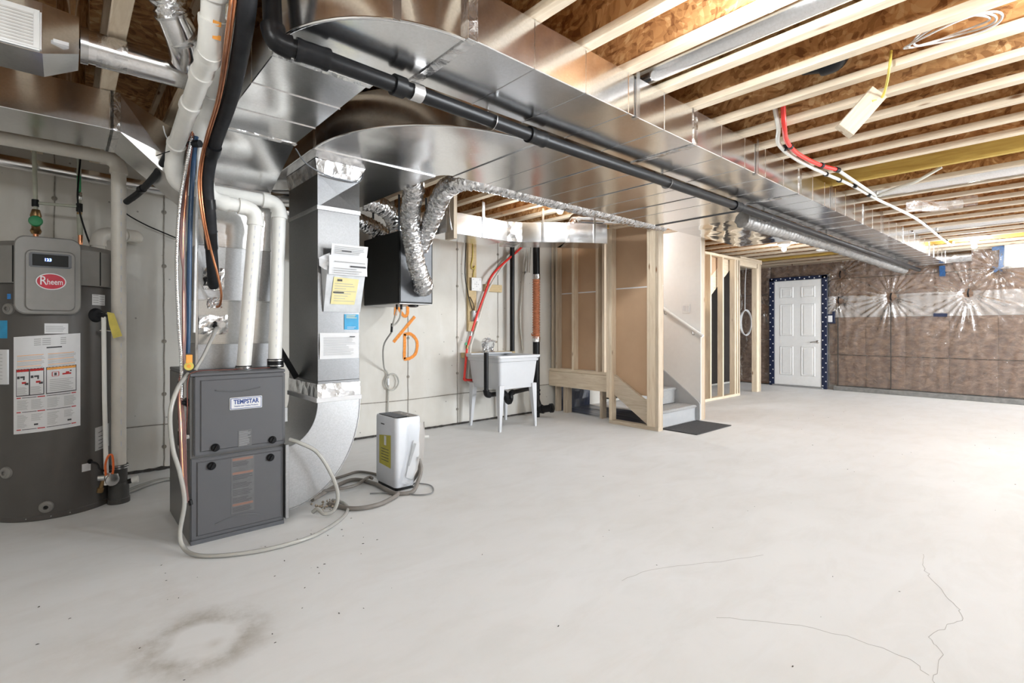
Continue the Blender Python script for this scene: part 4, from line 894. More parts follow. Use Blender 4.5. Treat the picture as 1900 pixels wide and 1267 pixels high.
for k, p in enumerate([(.44, 3.18, 2.077), (.355, 3.72, 1.958)]): tube('strap', [Vector(p), Vector(p) + Vector((-.012, .03, -.006))], .0225, STEEL if k == 0 else ABS, bc, 12)
tube('tie_tail', [(.44, 3.18, 2.07), (.40, 3.17, 2.12), (.385, 3.16, 2.17)], .003, WHITECAB, bc, 6, 3); tube('tie_tail', [(.50, 3.06, 2.10), (.43, 3.12, 2.05), (.36, 3.2, 2.02)], .0025, ABS, bc, 6, 3)
tag(tube('wall_cable', [(.275, 4.80, 2.07), (.36, 4.82, 1.99), (.47, 4.83, 1.93), (.58, 4.83, 1.885), (.70, 4.83, 1.84)], .005, ABS, None, 8, 5), 'thin black cable drooping along the concrete between standpipe and furnace', 'cable')
# clear condensate hoses
tag(tube('condensate_hose', [(.485, 3.10, .885), (.43, 3.03, .82), (.395, 3.0, .70), (.405, 3.0, .53), (.435, 3.0, .40), (.455, 3.0, .25), (.437, 3.01, .10), (.447, 2.98, .03), (.487, 2.88, .012), (.596, 2.785, .012), (.776, 2.722, .012), (.995, 2.735, .012), (1.196, 2.859, .012), (1.305, 2.997, .012), (1.331, 3.13, .012), (1.30, 3.22, .013)], .0105, HOSE, None, 12, 8), 'clear hose running down the furnace left side and across the floor in front', 'hose')
tag(tube('condensate_hose', [(.972, 3.03, .485), (1.02, 2.99, .462), (1.106, 2.96, .40), (1.185, 2.95, .26), (1.224, 2.95, .13), (1.20, 2.95, .045), (1.15, 2.97, .03), (1.13, 3.02, .05), (1.11, 3.045, .028)], .0115, HOSE, None, 12, 8), 'clear hose looping out of the furnace right side over the curved boot', 'hose')

# ================================================================== WATER HEATER
HX, HYc, HR = -.035, 4.336, .304
wh = root('water_heater', (HX, HYc, 0), 'tall charcoal cylindrical water heater with grey control head', 'water heater')
lathe('tank', [(HR - .004, 0), (HR, .004), (HR, .03), (HR - .003, .034), (HR - .003, 1.375), (HR - .006, 1.385)], (HX, HYc, 0), (0, 0, 1), HEAT, wh, 72, 30)
def cyl(name, t0, t1, z0, z1, R0, mat, par, th=.001, nz=1, dz=0.0):
    """curved patch on the tank; t in degrees from the front (-y), positive to the right"""
    n = max(2, int(abs(t1 - t0) / 3) + 1); V = []; Fc = []
    for k in range(n + 1):
        t = RAD(t0 + (t1 - t0) * k / n); s, c = math.sin(t), math.cos(t); ze = dz * k / n
        for r, z in ((R0 + th, z0), (R0 + th, z1), (R0, z1), (R0, z0)): V.append((HX + r * s, HYc - r * c, z + ze))
    for k in range(n):
        for j in range(4): a = k * 4 + j; b = k * 4 + (j + 1) % 4; Fc.append((a, b, b + 4, a + 4))
    Fc += [(0, 1, 2, 3), tuple(range(n * 4, n * 4 + 4))]
    return mesh(name, V, Fc, mat, par, 40)
# domed head: shroud segments
hd = lathe('head', [(HR + .012, 1.385), (HR + .014, 1.40), (HR + .012, 1.60), (HR - .02, 1.632), (.20, 1.648), (.05, 1.655), (.001, 1.656)], (HX, HYc, 0), (0, 0, 1), HEATG, wh, 72, 30)
for t in (-36, 40): cyl('shroud_gap', t, t + 1.2, 1.39, 1.60, HR + .0135, BLACK, hd, .0015)
# front control fascia: plate bulging forward from the tank
def fascia(name, x0, x1, z0, z1, y0, y1, rad, mat, par, n=6):
    pts = []
    for cx, cz, a0 in ((x1 - rad, z1 - rad, 0), (x0 + rad, z1 - rad, 90), (x0 + rad, z0 + rad, 180), (x1 - rad, z0 + rad, 270)):
        for k in range(n + 1): a = RAD(a0 + 90 * k / n); pts.append((cx + rad * math.cos(a), cz + rad * math.sin(a)))
    L = lambda y, ins: [(HX + (x - HX) * (1 - ins), y, (z0 + z1) / 2 + (z - (z0 + z1) / 2) * (1 - ins)) for x, z in pts]
    return loft(name, [L(y0, 0), L(y1 + .008, 0), L(y1, .03)], mat, par, True, 40)
FXc = HX - .012
f1 = fascia('fascia', FXc - .165, FXc + .125, 1.205, 1.655, 4.16, 4.008, .05, HEATG, wh)
f2 = fascia('front_door', FXc - .118, FXc + .098, 1.225, 1.575, 4.03, 3.996, .03, HEATG, wh)
box('screen_frame', (FXc - .102, 3.988, 1.475), (FXc + .082, 4.0, 1.560), DGREY, f2, .006, None, 2)
box('screen', (FXc - .088, 3.9855, 1.484), (FXc + .068, 3.99, 1.550), BLACK, f2, .003)
lettering('display_digits', '123', .022, (FXc - .022, 3.985, 1.519), FACE_NY, SCREEN, f2, .0004, 'CENTER', 1.0, .0006)
cx, cz = FXc - .008, 1.395
def oval(name, rx, rz, y0, y1, mat, par): return loft(name, [[(cx + rx * math.cos(2 * math.pi * k / 32), y, cz + rz * math.sin(2 * math.pi * k / 32)) for k in range(32)] for y in (y0, y1)], mat, par, True, 30)
badge = oval('badge', .066, .048, 3.997, 3.990, PAPER, f2); oval('badge_field', .061, .043, 3.991, 3.9885, LOGORED, badge)
lettering('lettering', 'R', .072, (cx - .034, 3.9882, cz + .002), FACE_NY, PAPER, badge, .0005, 'CENTER', .75, .0004)
lettering('lettering', 'heem', .047, (cx + .017, 3.9882, cz - .003), FACE_NY, PAPER, badge, .0005, 'CENTER', .68, .0004)
TK = HR - .0028
# stickers round the tank
cyl('yellow_blue_sticker', -56, -44, 1.065, 1.168, TK, BLUEST, wh)
st_ = cyl('spec_label', 33.5, 50, 1.268, 1.335, TK, PAPER, wh); [cyl('text_line', 34.5 + (0 if k % 2 else 8), 41 + (0 if k % 2 else 8), 1.275 + k * .0075, 1.2785 + k * .0075, TK + .001, INKG, st_, .0003) for k in range(8)]
st_ = cyl('small_label', -9.5, 10.5, 1.092, 1.152, TK, PAPER, wh); [cyl('text_line', -8.5, 6 + (k % 3), 1.105 + k * .009, 1.1085 + k * .009, TK + .001, INKG, st_, .0003) for k in range(4)]
cyl('energy_sticker', -44, -40, 1.292, 1.322, TK, plain('sticker_blue', (.03, .22, .60), .5), wh)
bg = cyl('warning_label', -37, 21.5, .510, 1.072, TK, PAPER, wh, .001, 1, .022)
T = lambda u: -37 + 58.5 * u; Zb = lambda v, u: .510 + .562 * v + .022 * u
def part(nm, u0, u1, v0, v1, mat, lift=1): return cyl(nm, T(u0), T(u1), Zb(v0, u0), Zb(v1, u0), TK + .001 * lift, mat, bg, .0004, 1, .022 * (u1 - u0))
for cxx in (.06, .52):
    for k in range(13): 
        v = .80 - k * .014; part('text_line', cxx, cxx + random.uniform(.36, .42), v, v + .005, INKG if k % 4 else ORINK)
for u0, u1 in ((.32, .42), (.44, .56), (.70, .78)): 
    for k in range(4): part('text_line', u0, u1, .90 + k * .02, .908 + k * .02, INKG)
part('barcode', .50, .72, .862, .876, INK)
for u0, u1, band in ((.055, .245, REDINK), (.265, .455, REDINK), (.505, .925, ORINK)):
    part('warning_frame', u0 - .012, u1 + .012, .385, .665, INK); part('warning_field', u0, u1, .395, .635, PAPER, 2); part('warning_band', u0, u1, .637, .658, band, 2)
    m_ = (u0 + u1) / 2
    if band is REDINK:
        part('tap_picture', u0 + .01, u0 + .05, .565, .592, INK, 3); part('tap_picture', u0 + .06, u0 + .13, .572, .59, INK, 3); part('tap_picture', u0 + .105, u0 + .128, .55, .575, INK, 3)
        part('hand_picture', u0 + .085, u0 + .15, .512, .532, REDINK, 3); part('hand_picture', u0 + .13, u0 + .185, .498, .520, INK, 3)
        for k in range(6): part('text_line', u0 + .008, u1 - .03 - .02 * (k % 2), .405 + k * .013, .410 + k * .013, INKG, 3)
    else:
        part('flame_picture', u0 + .22, u0 + .35, .572, .588, REDINK, 3); part('flame_picture', u0 + .27, u0 + .32, .588, .602, REDINK, 3); part('flame_picture', u0 + .33, u0 + .355, .602, .615, INK, 3)
        part('can_picture', u0 + .075, u0 + .17, .562, .566, REDINK, 3); part('can_picture', u0 + .075, u0 + .17, .608, .612, REDINK, 3); part('can_picture', u0 + .07, u0 + .082, .566, .608, REDINK, 3); part('can_picture', u0 + .163, u0 + .175, .566, .608, REDINK, 3); part('can_picture', u0 + .105, u0 + .14, .572, .60, INK, 3)
        for k in range(7): part('text_line', u0 + .04, u1 - .04 - .03 * (k % 3), .412 + k * .019, .417 + k * .019, INKG, 3)
for v in (.362, .215, .035):
    for u0, u1 in ((.05, .12), (.37, .48), (.86, .93)): part('red_rule', u0, u1, v, v + .010, REDINK)
    part('text_line', .14, .36, v + .002, v + .008, INK); part('text_line', .50, .85, v + .002, v + .008, INK)
for cxx in (.06, .28, .51, .75):
    for k in range(9): part('text_line', cxx, cxx + random.uniform(.13, .18), .245 + k * .0115, .249 + k * .0115, INKG)
    for k in range(11): 
        if cxx in (.28, .75) and k < 5: continue
        part('text_line', cxx, cxx + random.uniform(.10, .17), .062 + k * .0125, .066 + k * .0125, INKG)
for u in (.32, .80): part('panel_picture', u, u + .06, .075, .092, INK)
st_ = cyl('rating_plate', 37, 57, .355, .500, TK, plain('silver_label', (.46, .46, .46), .4, .3), wh, .001, 1, .012); [cyl('text_line', 41 + 5 * (k % 2), 54 - 4 * (k % 3), .368 + k * .012, .372 + k * .012, TK + .001, INK, st_, .0003, 1, .008) for k in range(10)]
cyl('small_tag', 23, 32, .245, .292, TK, PAPER, wh)
bagp = cyl('manual_pouch', -62, -42, .80, 1.0, TK, PAPER, wh, .012); [cyl('text_line', -56, -47, .83 + k * .02, .833 + k * .02, TK + .0122, INKG, bagp, .0004) for k in range(8)]
for t, z, r in ((-42, 1.235, .035), (-45, .29, .036), (-8, .075, .036)):
    n_ = Vector((math.sin(RAD(t)), -math.cos(RAD(t)), 0)); c = Vector((HX, HYc, z)) + n_ * (TK - .004)
    a = lathe('port_cover', [(r, 0), (r * .9, .012), (r * .62, .018), (r * .55, .018), (r * .5, .022), (r * .34, .022), (r * .34, .012)], c, n_, HEATG, wh, 24)
    lathe('port_plug', [(r * .34, .010), (r * .30, .014)], c, n_, BLACK if t == -8 else HEATG, a, 8)
for t in (-25, -4, 12): 
    n_ = Vector((math.sin(RAD(t)), -math.cos(RAD(t)), 0)); lathe('screw', [(.004, 0), (.003, .002)], Vector((HX, HYc, .018)) + n_ * HR, n_, STEEL, wh, 8)
# relief valve, discharge pipe, tag, drain valve
n_ = Vector((math.sin(RAD(38)), -math.cos(RAD(38)), 0)); c = Vector((HX, HYc, 1.205)) + n_ * (HR - .02)
rv = lathe('relief_valve', [(.045, 0), (.045, .02), (.035, .04), (.018, .045), (.018, .085)], c, n_, RUB, wh, 20)
tb_ = tube('discharge_pipe', [c + n_ * .075 + Vector((0, 0, -.01)), c + n_ * .075 + Vector((.004, 0, -.5)), c + n_ * .078 + Vector((.012, 0, -1.06))], .0125, PVC, wh, 14)
mesh('valve_tag', [tuple(c + n_ * .10 + Vector(v)) for v in ((.0, -.004, .02), (.035, -.004, .012), (.075, -.01, -.13), (.03, -.012, -.145), (.01, -.010, -.06))], [(0, 1, 2, 3, 4)], TAGY, wh); tube('tag_wire', [c + n_ * .06 + Vector((0, 0, .015)), c + n_ * .098 + Vector((.012, 0, .005))], .005, STEEL, wh, 6)
n2 = Vector((math.sin(RAD(31)), -math.cos(RAD(31)), 0)); c2 = Vector((HX, HYc, .30)) + n2 * (HR - .006)
lathe('cable_gland', [(.014, 0), (.014, .01), (.008, .012)], c2, n2, ABS, wh, 12); tube('power_cable', [c2, c2 + n2 * .03 + Vector((.02, 0, -.015)), (.17, 4.04, .25), (.215, 4.06, .22)], .006, ABS, wh, 8, 4)
pn = root('condensate_valve', (.20, 4.03, .1), 'brass and steel valve with orange loop handle at the heater foot', 'valve')
lathe('valve_body', [(.012, -.05), (.022, -.045), (.022, -.01), (.03, 0), (.03, .02), (.02, .03), (.02, .05)], (.205, 4.035, .195), (1, -.5, 0), STEEL, pn, 16); lathe('valve_wheel', [(.02, 0), (.036, .006), (.036, .016), (.02, .022)], (.222, 4.0, .185), (.3, -1, 0), STEEL, pn, 16)
lathe('valve_stem', [(.012, 0), (.012, .06), (.018, .065), (.018, .09)], (.185, 4.05, .19), (-.2, .2, -1), BRASS, pn, 12); tube('loop_handle', [(.195, 4.02, .21), (.193, 4.02, .28), (.208, 4.02, .33), (.226, 4.02, .33), (.232, 4.02, .26), (.228, 4.02, .21)], .006, ORPLASTIC, pn, 8, 5)
# standpipe beside the heater
sp = root('standpipe', (.266, 4.15, 0), 'tall ivory plastic standpipe with black floor fitting right of the water heater', 'pipe')
pipe_run(sp, [(.266, 4.14, .22), (.266, 4.14, 2.215), (-2.0, 4.14, 2.24)], .040, PVCW, .075, 22)
lathe('floor_fitting', [(.060, 0), (.060, .03), (.056, .035), (.055, .10), (.05, .125), (.046, .13), (.046, .215), (.05, .22), (.05, .245)], (.266, 4.14, 0), (0, 0, 1), plain('grey_floor_drain', (.06, .058, .055), .45), sp, 28)
for z in (.222, .236): tube('band', [(.266, 4.14, z), (.266, 4.14, z + .007)], .053, STEEL, sp, 24)
tube('side_cap', [(.335, 4.13, .13), (.365, 4.12, .135)], .022, PVC, sp, 14); tube('stub', [(.30, 4.14, .12), (.34, 4.13, .13)], .016, ABS, sp, 10)
tube('bracket', [(.266, 4.10, 1.10), (.20, 4.09, 1.11), (.17, 4.10, 1.11)], .006, STEEL, sp, 8)
print_marks(sp, (.266, 4.14, .35), (.266, 4.14, 2.05), .040, 24, (.25, -1, 0))
vp = root('heater_vent_elbow', (.19, 4.42, 1.64), 'beige plastic elbow on the heater top behind the standpipe', 'pipe'); pipe_run(vp, [(.175, 4.45, 1.62), (.175, 4.45, 1.77), (.40, 4.60, 1.80), (.40, 4.85, 1.80)], .038, PVCW, .07, 18)
# metal pipe high on the wall, water lines and valves
tag(tube('conduit_pipe', [(-2.1, 4.70, 2.29), (.62, 4.70, 2.19), (1.6, 4.70, 2.16)], .042, GALV, None, 20), 'shiny round metal pipe running high along the wall behind the heater', 'pipe')
w1 = root('water_line', (-.14, 4.55, 1.65), 'copper and pale plastic water line with green valve over the heater left', 'pipe')
tube('copper_stub', [(-.137, 4.55, 1.64), (-.137, 4.55, 1.74)], .014, COPPER, w1, 12); lathe('valve_body', [(.022, 0), (.03, .02), (.022, .04), (.024, .10), (.03, .12), (.02, .16)], (-.137, 4.55, 1.74), (0, 0, 1), BRASS, w1, 16)
lathe('valve_handle', [(.001, -.055), (.03, -.05), (.036, -.035), (.03, -.02)], (-.137, 4.55, 1.82), (0, 1, 0), GREEN, w1, 20); tube('pex', [(-.137, 4.55, 1.90), (-.15, 4.56, 2.5)], .012, STAINW, w1, 10); tube('tee', [(-.14, 4.55, 1.92), (-.14, 4.55, 1.965)], .018, BLACK, w1, 12); tube('cross_pex', [(-.13, 4.55, 1.945), (.085, 4.55, 1.955)], .010, STAINW, w1, 10)
w2 = root('water_line', (.085, 4.55, 1.65), 'pale plastic water line with green lever valve over the heater right', 'pipe')
tube('copper_stub', [(.085, 4.55, 1.64), (.085, 4.55, 1.76)], .013, COPPER, w2, 12); tube('pex', [(.085, 4.55, 1.76), (.08, 4.55, 1.90)], .016, STAINW, w2, 12); tube('tee', [(.08, 4.55, 1.92), (.08, 4.55, 1.975)], .018, BLACK, w2, 12); tube('fitting', [(.08, 4.55, 1.895), (.08, 4.55, 1.915)], .015, BRASS, w2, 12)
tube('upper_pex', [(.08, 4.55, 1.97), (.075, 4.56, 2.5)], .012, STAINW, w2, 10); lathe('valve_body', [(.016, 0), (.02, .02), (.016, .05)], (.08, 4.55, 2.0), (0, 0, 1), CHROME, w2, 12); box('lever', (.066, 4.52, 2.05), (.088, 4.53, 2.16), GREEN, w2, .004)
tag(tube('power_cord', [(.10, 4.60, 2.5), (.075, 4.50, 2.14), (.07, 4.49, 1.99), (.085, 4.48, 1.88), (.12, 4.48, 1.74), (.145, 4.46, 1.66), (.15, 4.45, 1.63)], .0055, ABS, None, 8, 5), 'black cord hanging down to the water heater head', 'cord')
for k in range(2): tag(tube('drain_hose', [(.30, 4.25 + .05 * k, .016), (.42, 4.38 + .05 * k, .014), (.53, 4.46 + .03 * k, .014), (.66, 4.46 - .03 * k, .014), (.9, 4.3, .014)], .011, HOSE, None, 10, 6), ['clear hose on the floor behind the furnace, nearer one', 'clear hose on the floor behind the furnace, nearer the wall'][k], 'hose')

# ================================================================== VENTILATOR BOX WITH FLEX DUCTS
hv = root('ventilator', (2.42, 4.4, 1.35), 'black box ventilator hanging on straps from the joists', 'ventilator')
bx_ = box('case', (2.245, 4.06, 1.352), (2.597, 4.77, 2.0), BLACK, hv, .005)
box('front_panel', (2.2435, 4.075, 1.365), (2.2455, 4.755, 1.99), BLACK, bx_); box('side_panel', (2.26, 4.0575, 1.365), (2.582, 4.0605, 1.99), DGREY, bx_, .001)
box('bottom_pan', (2.25, 4.065, 1.345), (2.59, 4.76, 1.353), GREYBOX, hv, .002)
for x, z in ((2.455, 1.515), (2.375, 1.85)): tube('port_collar', [(x, 4.06, z), (x, 4.0, z)], .079, ABS, hv, 24)
lathe('drain_cap', [(.05, 0), (.05, -.012), (.03, -.02)], (2.50, 4.25, 1.345), (0, 0, 1), ABS, hv, 20)
for x in (2.30, 2.345): tube('drain_stub', [(x, 4.2, 1.35), (x, 4.2, 1.30)], .011, ABS, hv, 10)
for x, y in ((2.30, 4.16), (2.55, 4.10), (2.30, 4.68)): box('hanging_strap', (x - .010, y - .002, 1.99), (x + .010, y + .002, ZJ), ABS, hv)
FA = [(2.455, 4.04, 1.515), (2.455, 3.99, 1.49), (2.42, 3.935, 1.525), (2.36, 3.90, 1.60), (2.295, 3.86, 1.707), (2.209, 3.77, 1.873), (2.119, 3.65, 2.022), (2.035, 3.48, 2.12), (1.965, 3.33, 2.18), (1.875, 3.24, 2.22)]
fa = root('flex_duct', (2.4, 3.9, 1.5), 'silver foil flex duct in front, plugged into the lower side port of the black box', 'flex duct'); flex('hose', FA, .076, FOIL, fa, .024, .004, .007, 24, .008); tube('end_cuff', [(2.456, 4.02, 1.512), (2.456, 4.045, 1.515)], .082, FOILT, fa, 20)
FB = [(2.375, 4.04, 1.85), (2.38, 3.98, 1.84), (2.375, 3.90, 1.86), (2.323, 3.74, 1.935), (2.252, 3.52, 2.035), (2.17, 3.30, 2.115), (2.12, 3.10, 2.165), (2.17, 2.975, 2.19), (2.32, 2.925, 2.20), (2.7, 2.925, 2.20), (3.4, 2.935, 2.20), (4.1, 2.94, 2.205), (4.75, 2.95, 2.22)]
fb = root('flex_duct', (2.4, 3.6, 2), 'silver foil flex duct bending from the black box to run along the return duct', 'flex duct'); flex('hose', FB, .070, FOIL, fb, .024, .004, .006, 22, .009)
FC = [(2.36, 4.30, 2.0), (2.35, 4.30, 2.08), (2.25, 4.25, 2.19), (2.1, 4.22, 2.24), (1.99, 4.25, 2.25)]
fc_ = root('flex_duct', (2.35, 4.3, 2), 'foil flex duct leaving the top of the black box towards the joists', 'flex duct'); flex('hose', FC, .078, FOIL, fc_, .024, .004, .007, 20, .009)
FD = [(2.40, 4.62, 2.0), (2.37, 4.62, 2.06), (2.2, 4.60, 2.12), (2.0, 4.52, 2.12), (1.85, 4.50, 1.98), (1.74, 4.55, 1.85), (1.66, 4.75, 1.80)]
fd = root('flex_duct', (2.4, 4.6, 2), 'foil flex duct behind the black box drooping down to the left', 'flex duct'); flex('hose', FD, .078, FOIL, fd, .024, .004, .007, 20, .009)
ht = root('drain_tubing', (2.32, 4.2, .5), 'thin clear drain tube with tee hanging below the black box', 'tube')
tube('tube', [(2.30, 4.2, 1.305), (2.297, 4.25, 1.2), (2.298, 4.30, 1.13)], .008, HOSE, ht, 10, 4); tube('tube', [(2.345, 4.2, 1.305), (2.35, 4.24, 1.22), (2.33, 4.28, 1.165), (2.305, 4.29, 1.15)], .008, HOSE, ht, 10, 4); tube('tee', [(2.298, 4.29, 1.17), (2.298, 4.30, 1.09)], .011, ABS, ht, 10)
tube('tube', [(2.298, 4.30, 1.09), (2.32, 4.5, .95), (2.48, 4.80, .72), (2.55, 4.845, .62), (2.55, 4.85, .20)], .008, HOSE, ht, 10, 5)
tube('coil', [(2.56 + .075 * math.cos(a) + .03, 4.835, .56 + .085 * math.sin(a)) for a in [k * .42 for k in range(17)]], .008, HOSE, ht, 8, 3); tube('tape', [(2.545, 4.84, .60), (2.548, 4.84, .53)], .014, PAPER, ht, 10)
for x, y0, lab in ((2.655, 3.80, 'short board hanging down from the joists between flex duct and rear duct'),):
    tag(box('hanging_board', (x, y0, 1.945), (x + .038, y0 + .14, ZJ), OLDPINE[2], None, .002), lab, 'board')
tube_ = tag(tube('hanging_bracket', [(2.63, 3.83, 2.34), (2.60, 3.80, 2.2), (2.61, 3.79, 2.07), (2.64, 3.81, 2.02)], .008, STEEL, None, 8, 4), 'bent metal rod beside the hanging board', 'rod')

# ================================================================== DEHUMIDIFIER
dh = root('dehumidifier', (1.8, 3.28, 0), 'white portable dehumidifier with black top grille and yellow label', 'dehumidifier')
DX0, DX1, DY0, DY1, DZ = 1.70, 1.905, 3.125, 3.43, .505
def rr(x0, x1, y0, y1, r, n=5):
    out = []
    for cx, cy, a0 in ((x1 - r, y1 - r, 0), (x0 + r, y1 - r, 90), (x0 + r, y0 + r, 180), (x1 - r, y0 + r, 270)):
        for k in range(n + 1): a = RAD(a0 + 90 * k / n); out.append((cx + r * math.cos(a), cy + r * math.sin(a)))
    return out
body = loft('body', [[(x, y, z) for x, y in rr(DX0 + i, DX1 - i, DY0 + i, DY1 - i, .03)] for z, i in ((.022, .006), (.035, 0), (.488, 0), (.502, .005), (.502, .012), (.497, .014))], DEHUM, dh, True, 40)
loft('base', [[(x, y, z) for x, y in rr(DX0 + .012, DX1 - .012, DY0 + .012, DY1 - .012, .02)] for z in (0, .024)], BLACK, dh, True, 40)
box('top_grille', (DX0 + .018, DY0 + .04, .497), (DX0 + .115, DY1 - .02, .5035), BLACK, dh, .002)
for k in range(8): box('slat', (DX0 + .022, DY0 + .055 + k * .031, .503), (DX0 + .112, DY0 + .061 + k * .031, .506), DGREY, dh)
cp = box('control_panel', (DX0 + .118, DY0 + .02, .497), (DX1 - .016, DY1 - .02, .5036), HEATG, dh, .002)
for k in range(5): lathe('button', [(.008, 0), (.008, .001)], (DX0 + .15, DY0 + .06 + k * .042, .5036), (0, 0, 1), PAPER if k % 2 else INKG, cp, 10)
yl = mesh('efficiency_label', [(DX0 - .0015, 3.31 - .17 * u + .05, .16 + .20 * v - .03 * u * (1 - v) + .02 * u) for v in (0, 1) for u in (0, 1)], [(0, 1, 3, 2)], plain('efficiency_yellow', (.46, .41, .05), .5), dh)
box('label_strip', (DX0 - .0025, 3.255, .30), (DX0 - .0012, 3.285, .365), PAPER, yl); box('maker_mark', (DX0 - .0012, 3.285, .441), (DX0 + .0002, 3.335, .449), INK, dh)
for k in range(5): box('text_line', (DX0 - .0026, 3.22, .19 + k * .02), (DX0 - .0014, 3.33, .194 + k * .02), INK, yl)
tube('outlet_hose', [(DX1 - .002, 3.27, .30), (DX1 + .05, 3.24, .325), (DX1 + .11, 3.20, .328)], .009, PVC, dh, 10, 4)
bg_ = root('manual_bag', (1.83, 3.11, .05), 'clear plastic bag with white booklet hanging on the dehumidifier front', 'bag')
V = []; Fc = []
for j in range(13):
    for i in range(9):
        u, v = i / 8, j / 12; x = 1.735 + .13 * u + .055 * v + .02 * math.sin(v * 3); z = .06 + .40 * v - .05 * u * (1 - v)
        V.append((x, DY0 - .008 - .018 * math.sin(math.pi * u) - .008 * random.random() - .01 * (1 - v), z))
for j in range(12):
    for i in range(8): q = j * 9 + i; Fc.append((q, q + 1, q + 10, q + 9))
mesh('bag', V, Fc, BAGM, bg_, 40)
mesh('booklet', [(1.775, DY0 - .010, .09), (1.845, DY0 - .010, .06), (1.905, DY0 - .012, .31), (1.835, DY0 - .012, .34), (1.775, DY0 - .007, .09), (1.845, DY0 - .007, .06), (1.905, DY0 - .009, .31), (1.835, DY0 - .009, .34)], [(0, 1, 2, 3), (4, 7, 6, 5), (0, 4, 5, 1), (1, 5, 6, 2), (2, 6, 7, 3), (3, 7, 4, 0)], PAPER, bg_)
mesh('cord_pack', [(1.79, DY0 - .013, .17), (1.80, DY0 - .015, .165), (1.855, DY0 - .016, .315), (1.835, DY0 - .014, .32)], [(0, 1, 2, 3)], INKG, bg_)
HC = [([(1.20, 3.30, .018), (1.45, 3.50, .015), (1.60, 3.54, .016), (1.66, 3.33, .018), (1.655, 3.09, .016), (1.76, 3.02, .014), (1.83, 3.06, .05), (1.88, 3.09, .13), (1.87, 3.11, .22)], .014, 'thick grey hose curling from behind the boot round the dehumidifier foot'),
      ([(1.25, 3.16, .016), (1.33, 2.98, .016), (1.47, 2.94, .016), (1.62, 3.00, .016), (1.69, 3.06, .016)], .014, 'grey hose lying nearest the camera between boot and dehumidifier'),
      ([(1.35, 3.62, .012), (1.58, 3.70, .012), (1.71, 3.73, .012), (1.78, 3.58, .012), (1.76, 3.44, .012)], .010, 'dark hose farthest back between boot and dehumidifier'),
      ([(1.30, 3.40, .028), (1.5, 3.36, .03), (1.68, 3.50, .024), (1.70, 3.47, .02)], .011, 'dark hose crossing over the others behind the boot'),
      ([(1.90, 3.19, .01), (1.95, 3.10, .008), (1.93, 3.01, .007), (1.86, 2.93, .007), (1.77, 2.97, .007), (1.70, 3.08, .012), (1.55, 3.2, .008)], .0045, 'thin grey cord looping right of the dehumidifier')]
for pts, r, lab in HC: tag(tube('floor_hose' if r > .006 else 'power_cord', pts, r, CABLEG if r > .006 else plain('thin_cord_grey', (.22, .22, .22), .5), None, 10, 8), lab, 'hose' if r > .006 else 'cord')
pd = root('pebble_heap', (1.18, 3.1, 0), 'small heap of pale gravel on the floor under the boot', 'gravel'); 
V = []; Fc = []
for k in range(40):
    c = Vector((1.22 + random.uniform(-.07, .07), 3.14 + random.uniform(-.07, .07), random.uniform(.004, .03))); s = random.uniform(.005, .012); b = len(V)
    for d in ((1, 0, 0), (-1, 0, 0), (0, 1, 0), (0, -1, 0), (0, 0, 1), (0, 0, -1)): V.append(c + Vector(d) * s * random.uniform(.7, 1.2))
    Fc += [(b, b + 2, b + 4), (b + 2, b + 1, b + 4), (b + 1, b + 3, b + 4), (b + 3, b, b + 4), (b + 2, b, b + 5), (b + 1, b + 2, b + 5), (b + 3, b + 1, b + 5), (b, b + 3, b + 5)]
tag(mesh('gravel', V, Fc, plain('gravel_tan', (.30, .25, .19), .9), pd), kind='stuff')

# ================================================================== LAUNDRY SINK AND PLUMBING
sk = root('laundry_sink', (3.8, 4.45, 0), 'white plastic laundry tub on four tapered legs', 'sink')
SX0, SX1, SY0, SY1 = 3.50, 4.11, 4.16, 4.76
L = []
for z, i in ((.455, .055), (.455, .05), (.62, .03), (.755, .018), (.762, .004), (.795, .0), (.80, -.012), (.825, -.012), (.825, .028), (.80, .035), (.56, .06)):
    L.append([(x, y, z) for x, y in rr(SX0 + i, SX1 - i, SY0 + i, SY1 - i, .035, 4)])
loft('tub', L, SINKM, sk, True, 25)
box('rear_deck', (SX0 - .01, SY1 - .11, .822), (SX1 + .01, SY1 + .012, .838), SINKM, sk, .006)
for x, y, sx, sy in ((SX0 + .05, SY0 + .05, -1, -1), (SX1 - .05, SY0 + .05, 1, -1), (SX0 + .05, SY1 - .05, -1, 1), (SX1 - .05, SY1 - .05, 1, 1)):
    Lg = []
    for z, w, o in ((.50, .068, -.012), (.42, .062, -.008), (0, .024, .012)):
        cx, cy = x + sx * o, y + sy * o; Lg.append([(cx - w / 2, cy - w / 2, z), (cx + w / 2, cy - w / 2, z), (cx + w / 2, cy + w / 2, z), (cx - w / 2, cy + w / 2, z)])
    loft('leg', Lg, SINKM, sk)
box('rim_mark', (SX1 - .06, SY0 - .0135, .785), (SX1 - .025, SY0 - .011, .792), INK, sk)
fc2 = root('wrapped_faucet', (3.77, 4.70, .838), 'chrome faucet still wrapped in a clear plastic bag on the sink back', 'faucet')
box('base', (3.69, 4.68, .838), (3.87, 4.73, .852), CHROME, fc2, .004)
for x in (3.715, 3.84): lathe('handle', [(.018, 0), (.022, .02), (.018, .045), (.006, .05)], (x, 4.705, .852), (0, 0, 1), CHROME, fc2, 14)
tube('spout', [(3.777, 4.705, .85), (3.777, 4.705, .95), (3.79, 4.66, .985), (3.81, 4.58, .965)], .011, CHROME, fc2, 12, 4)
V = []; Fc = []
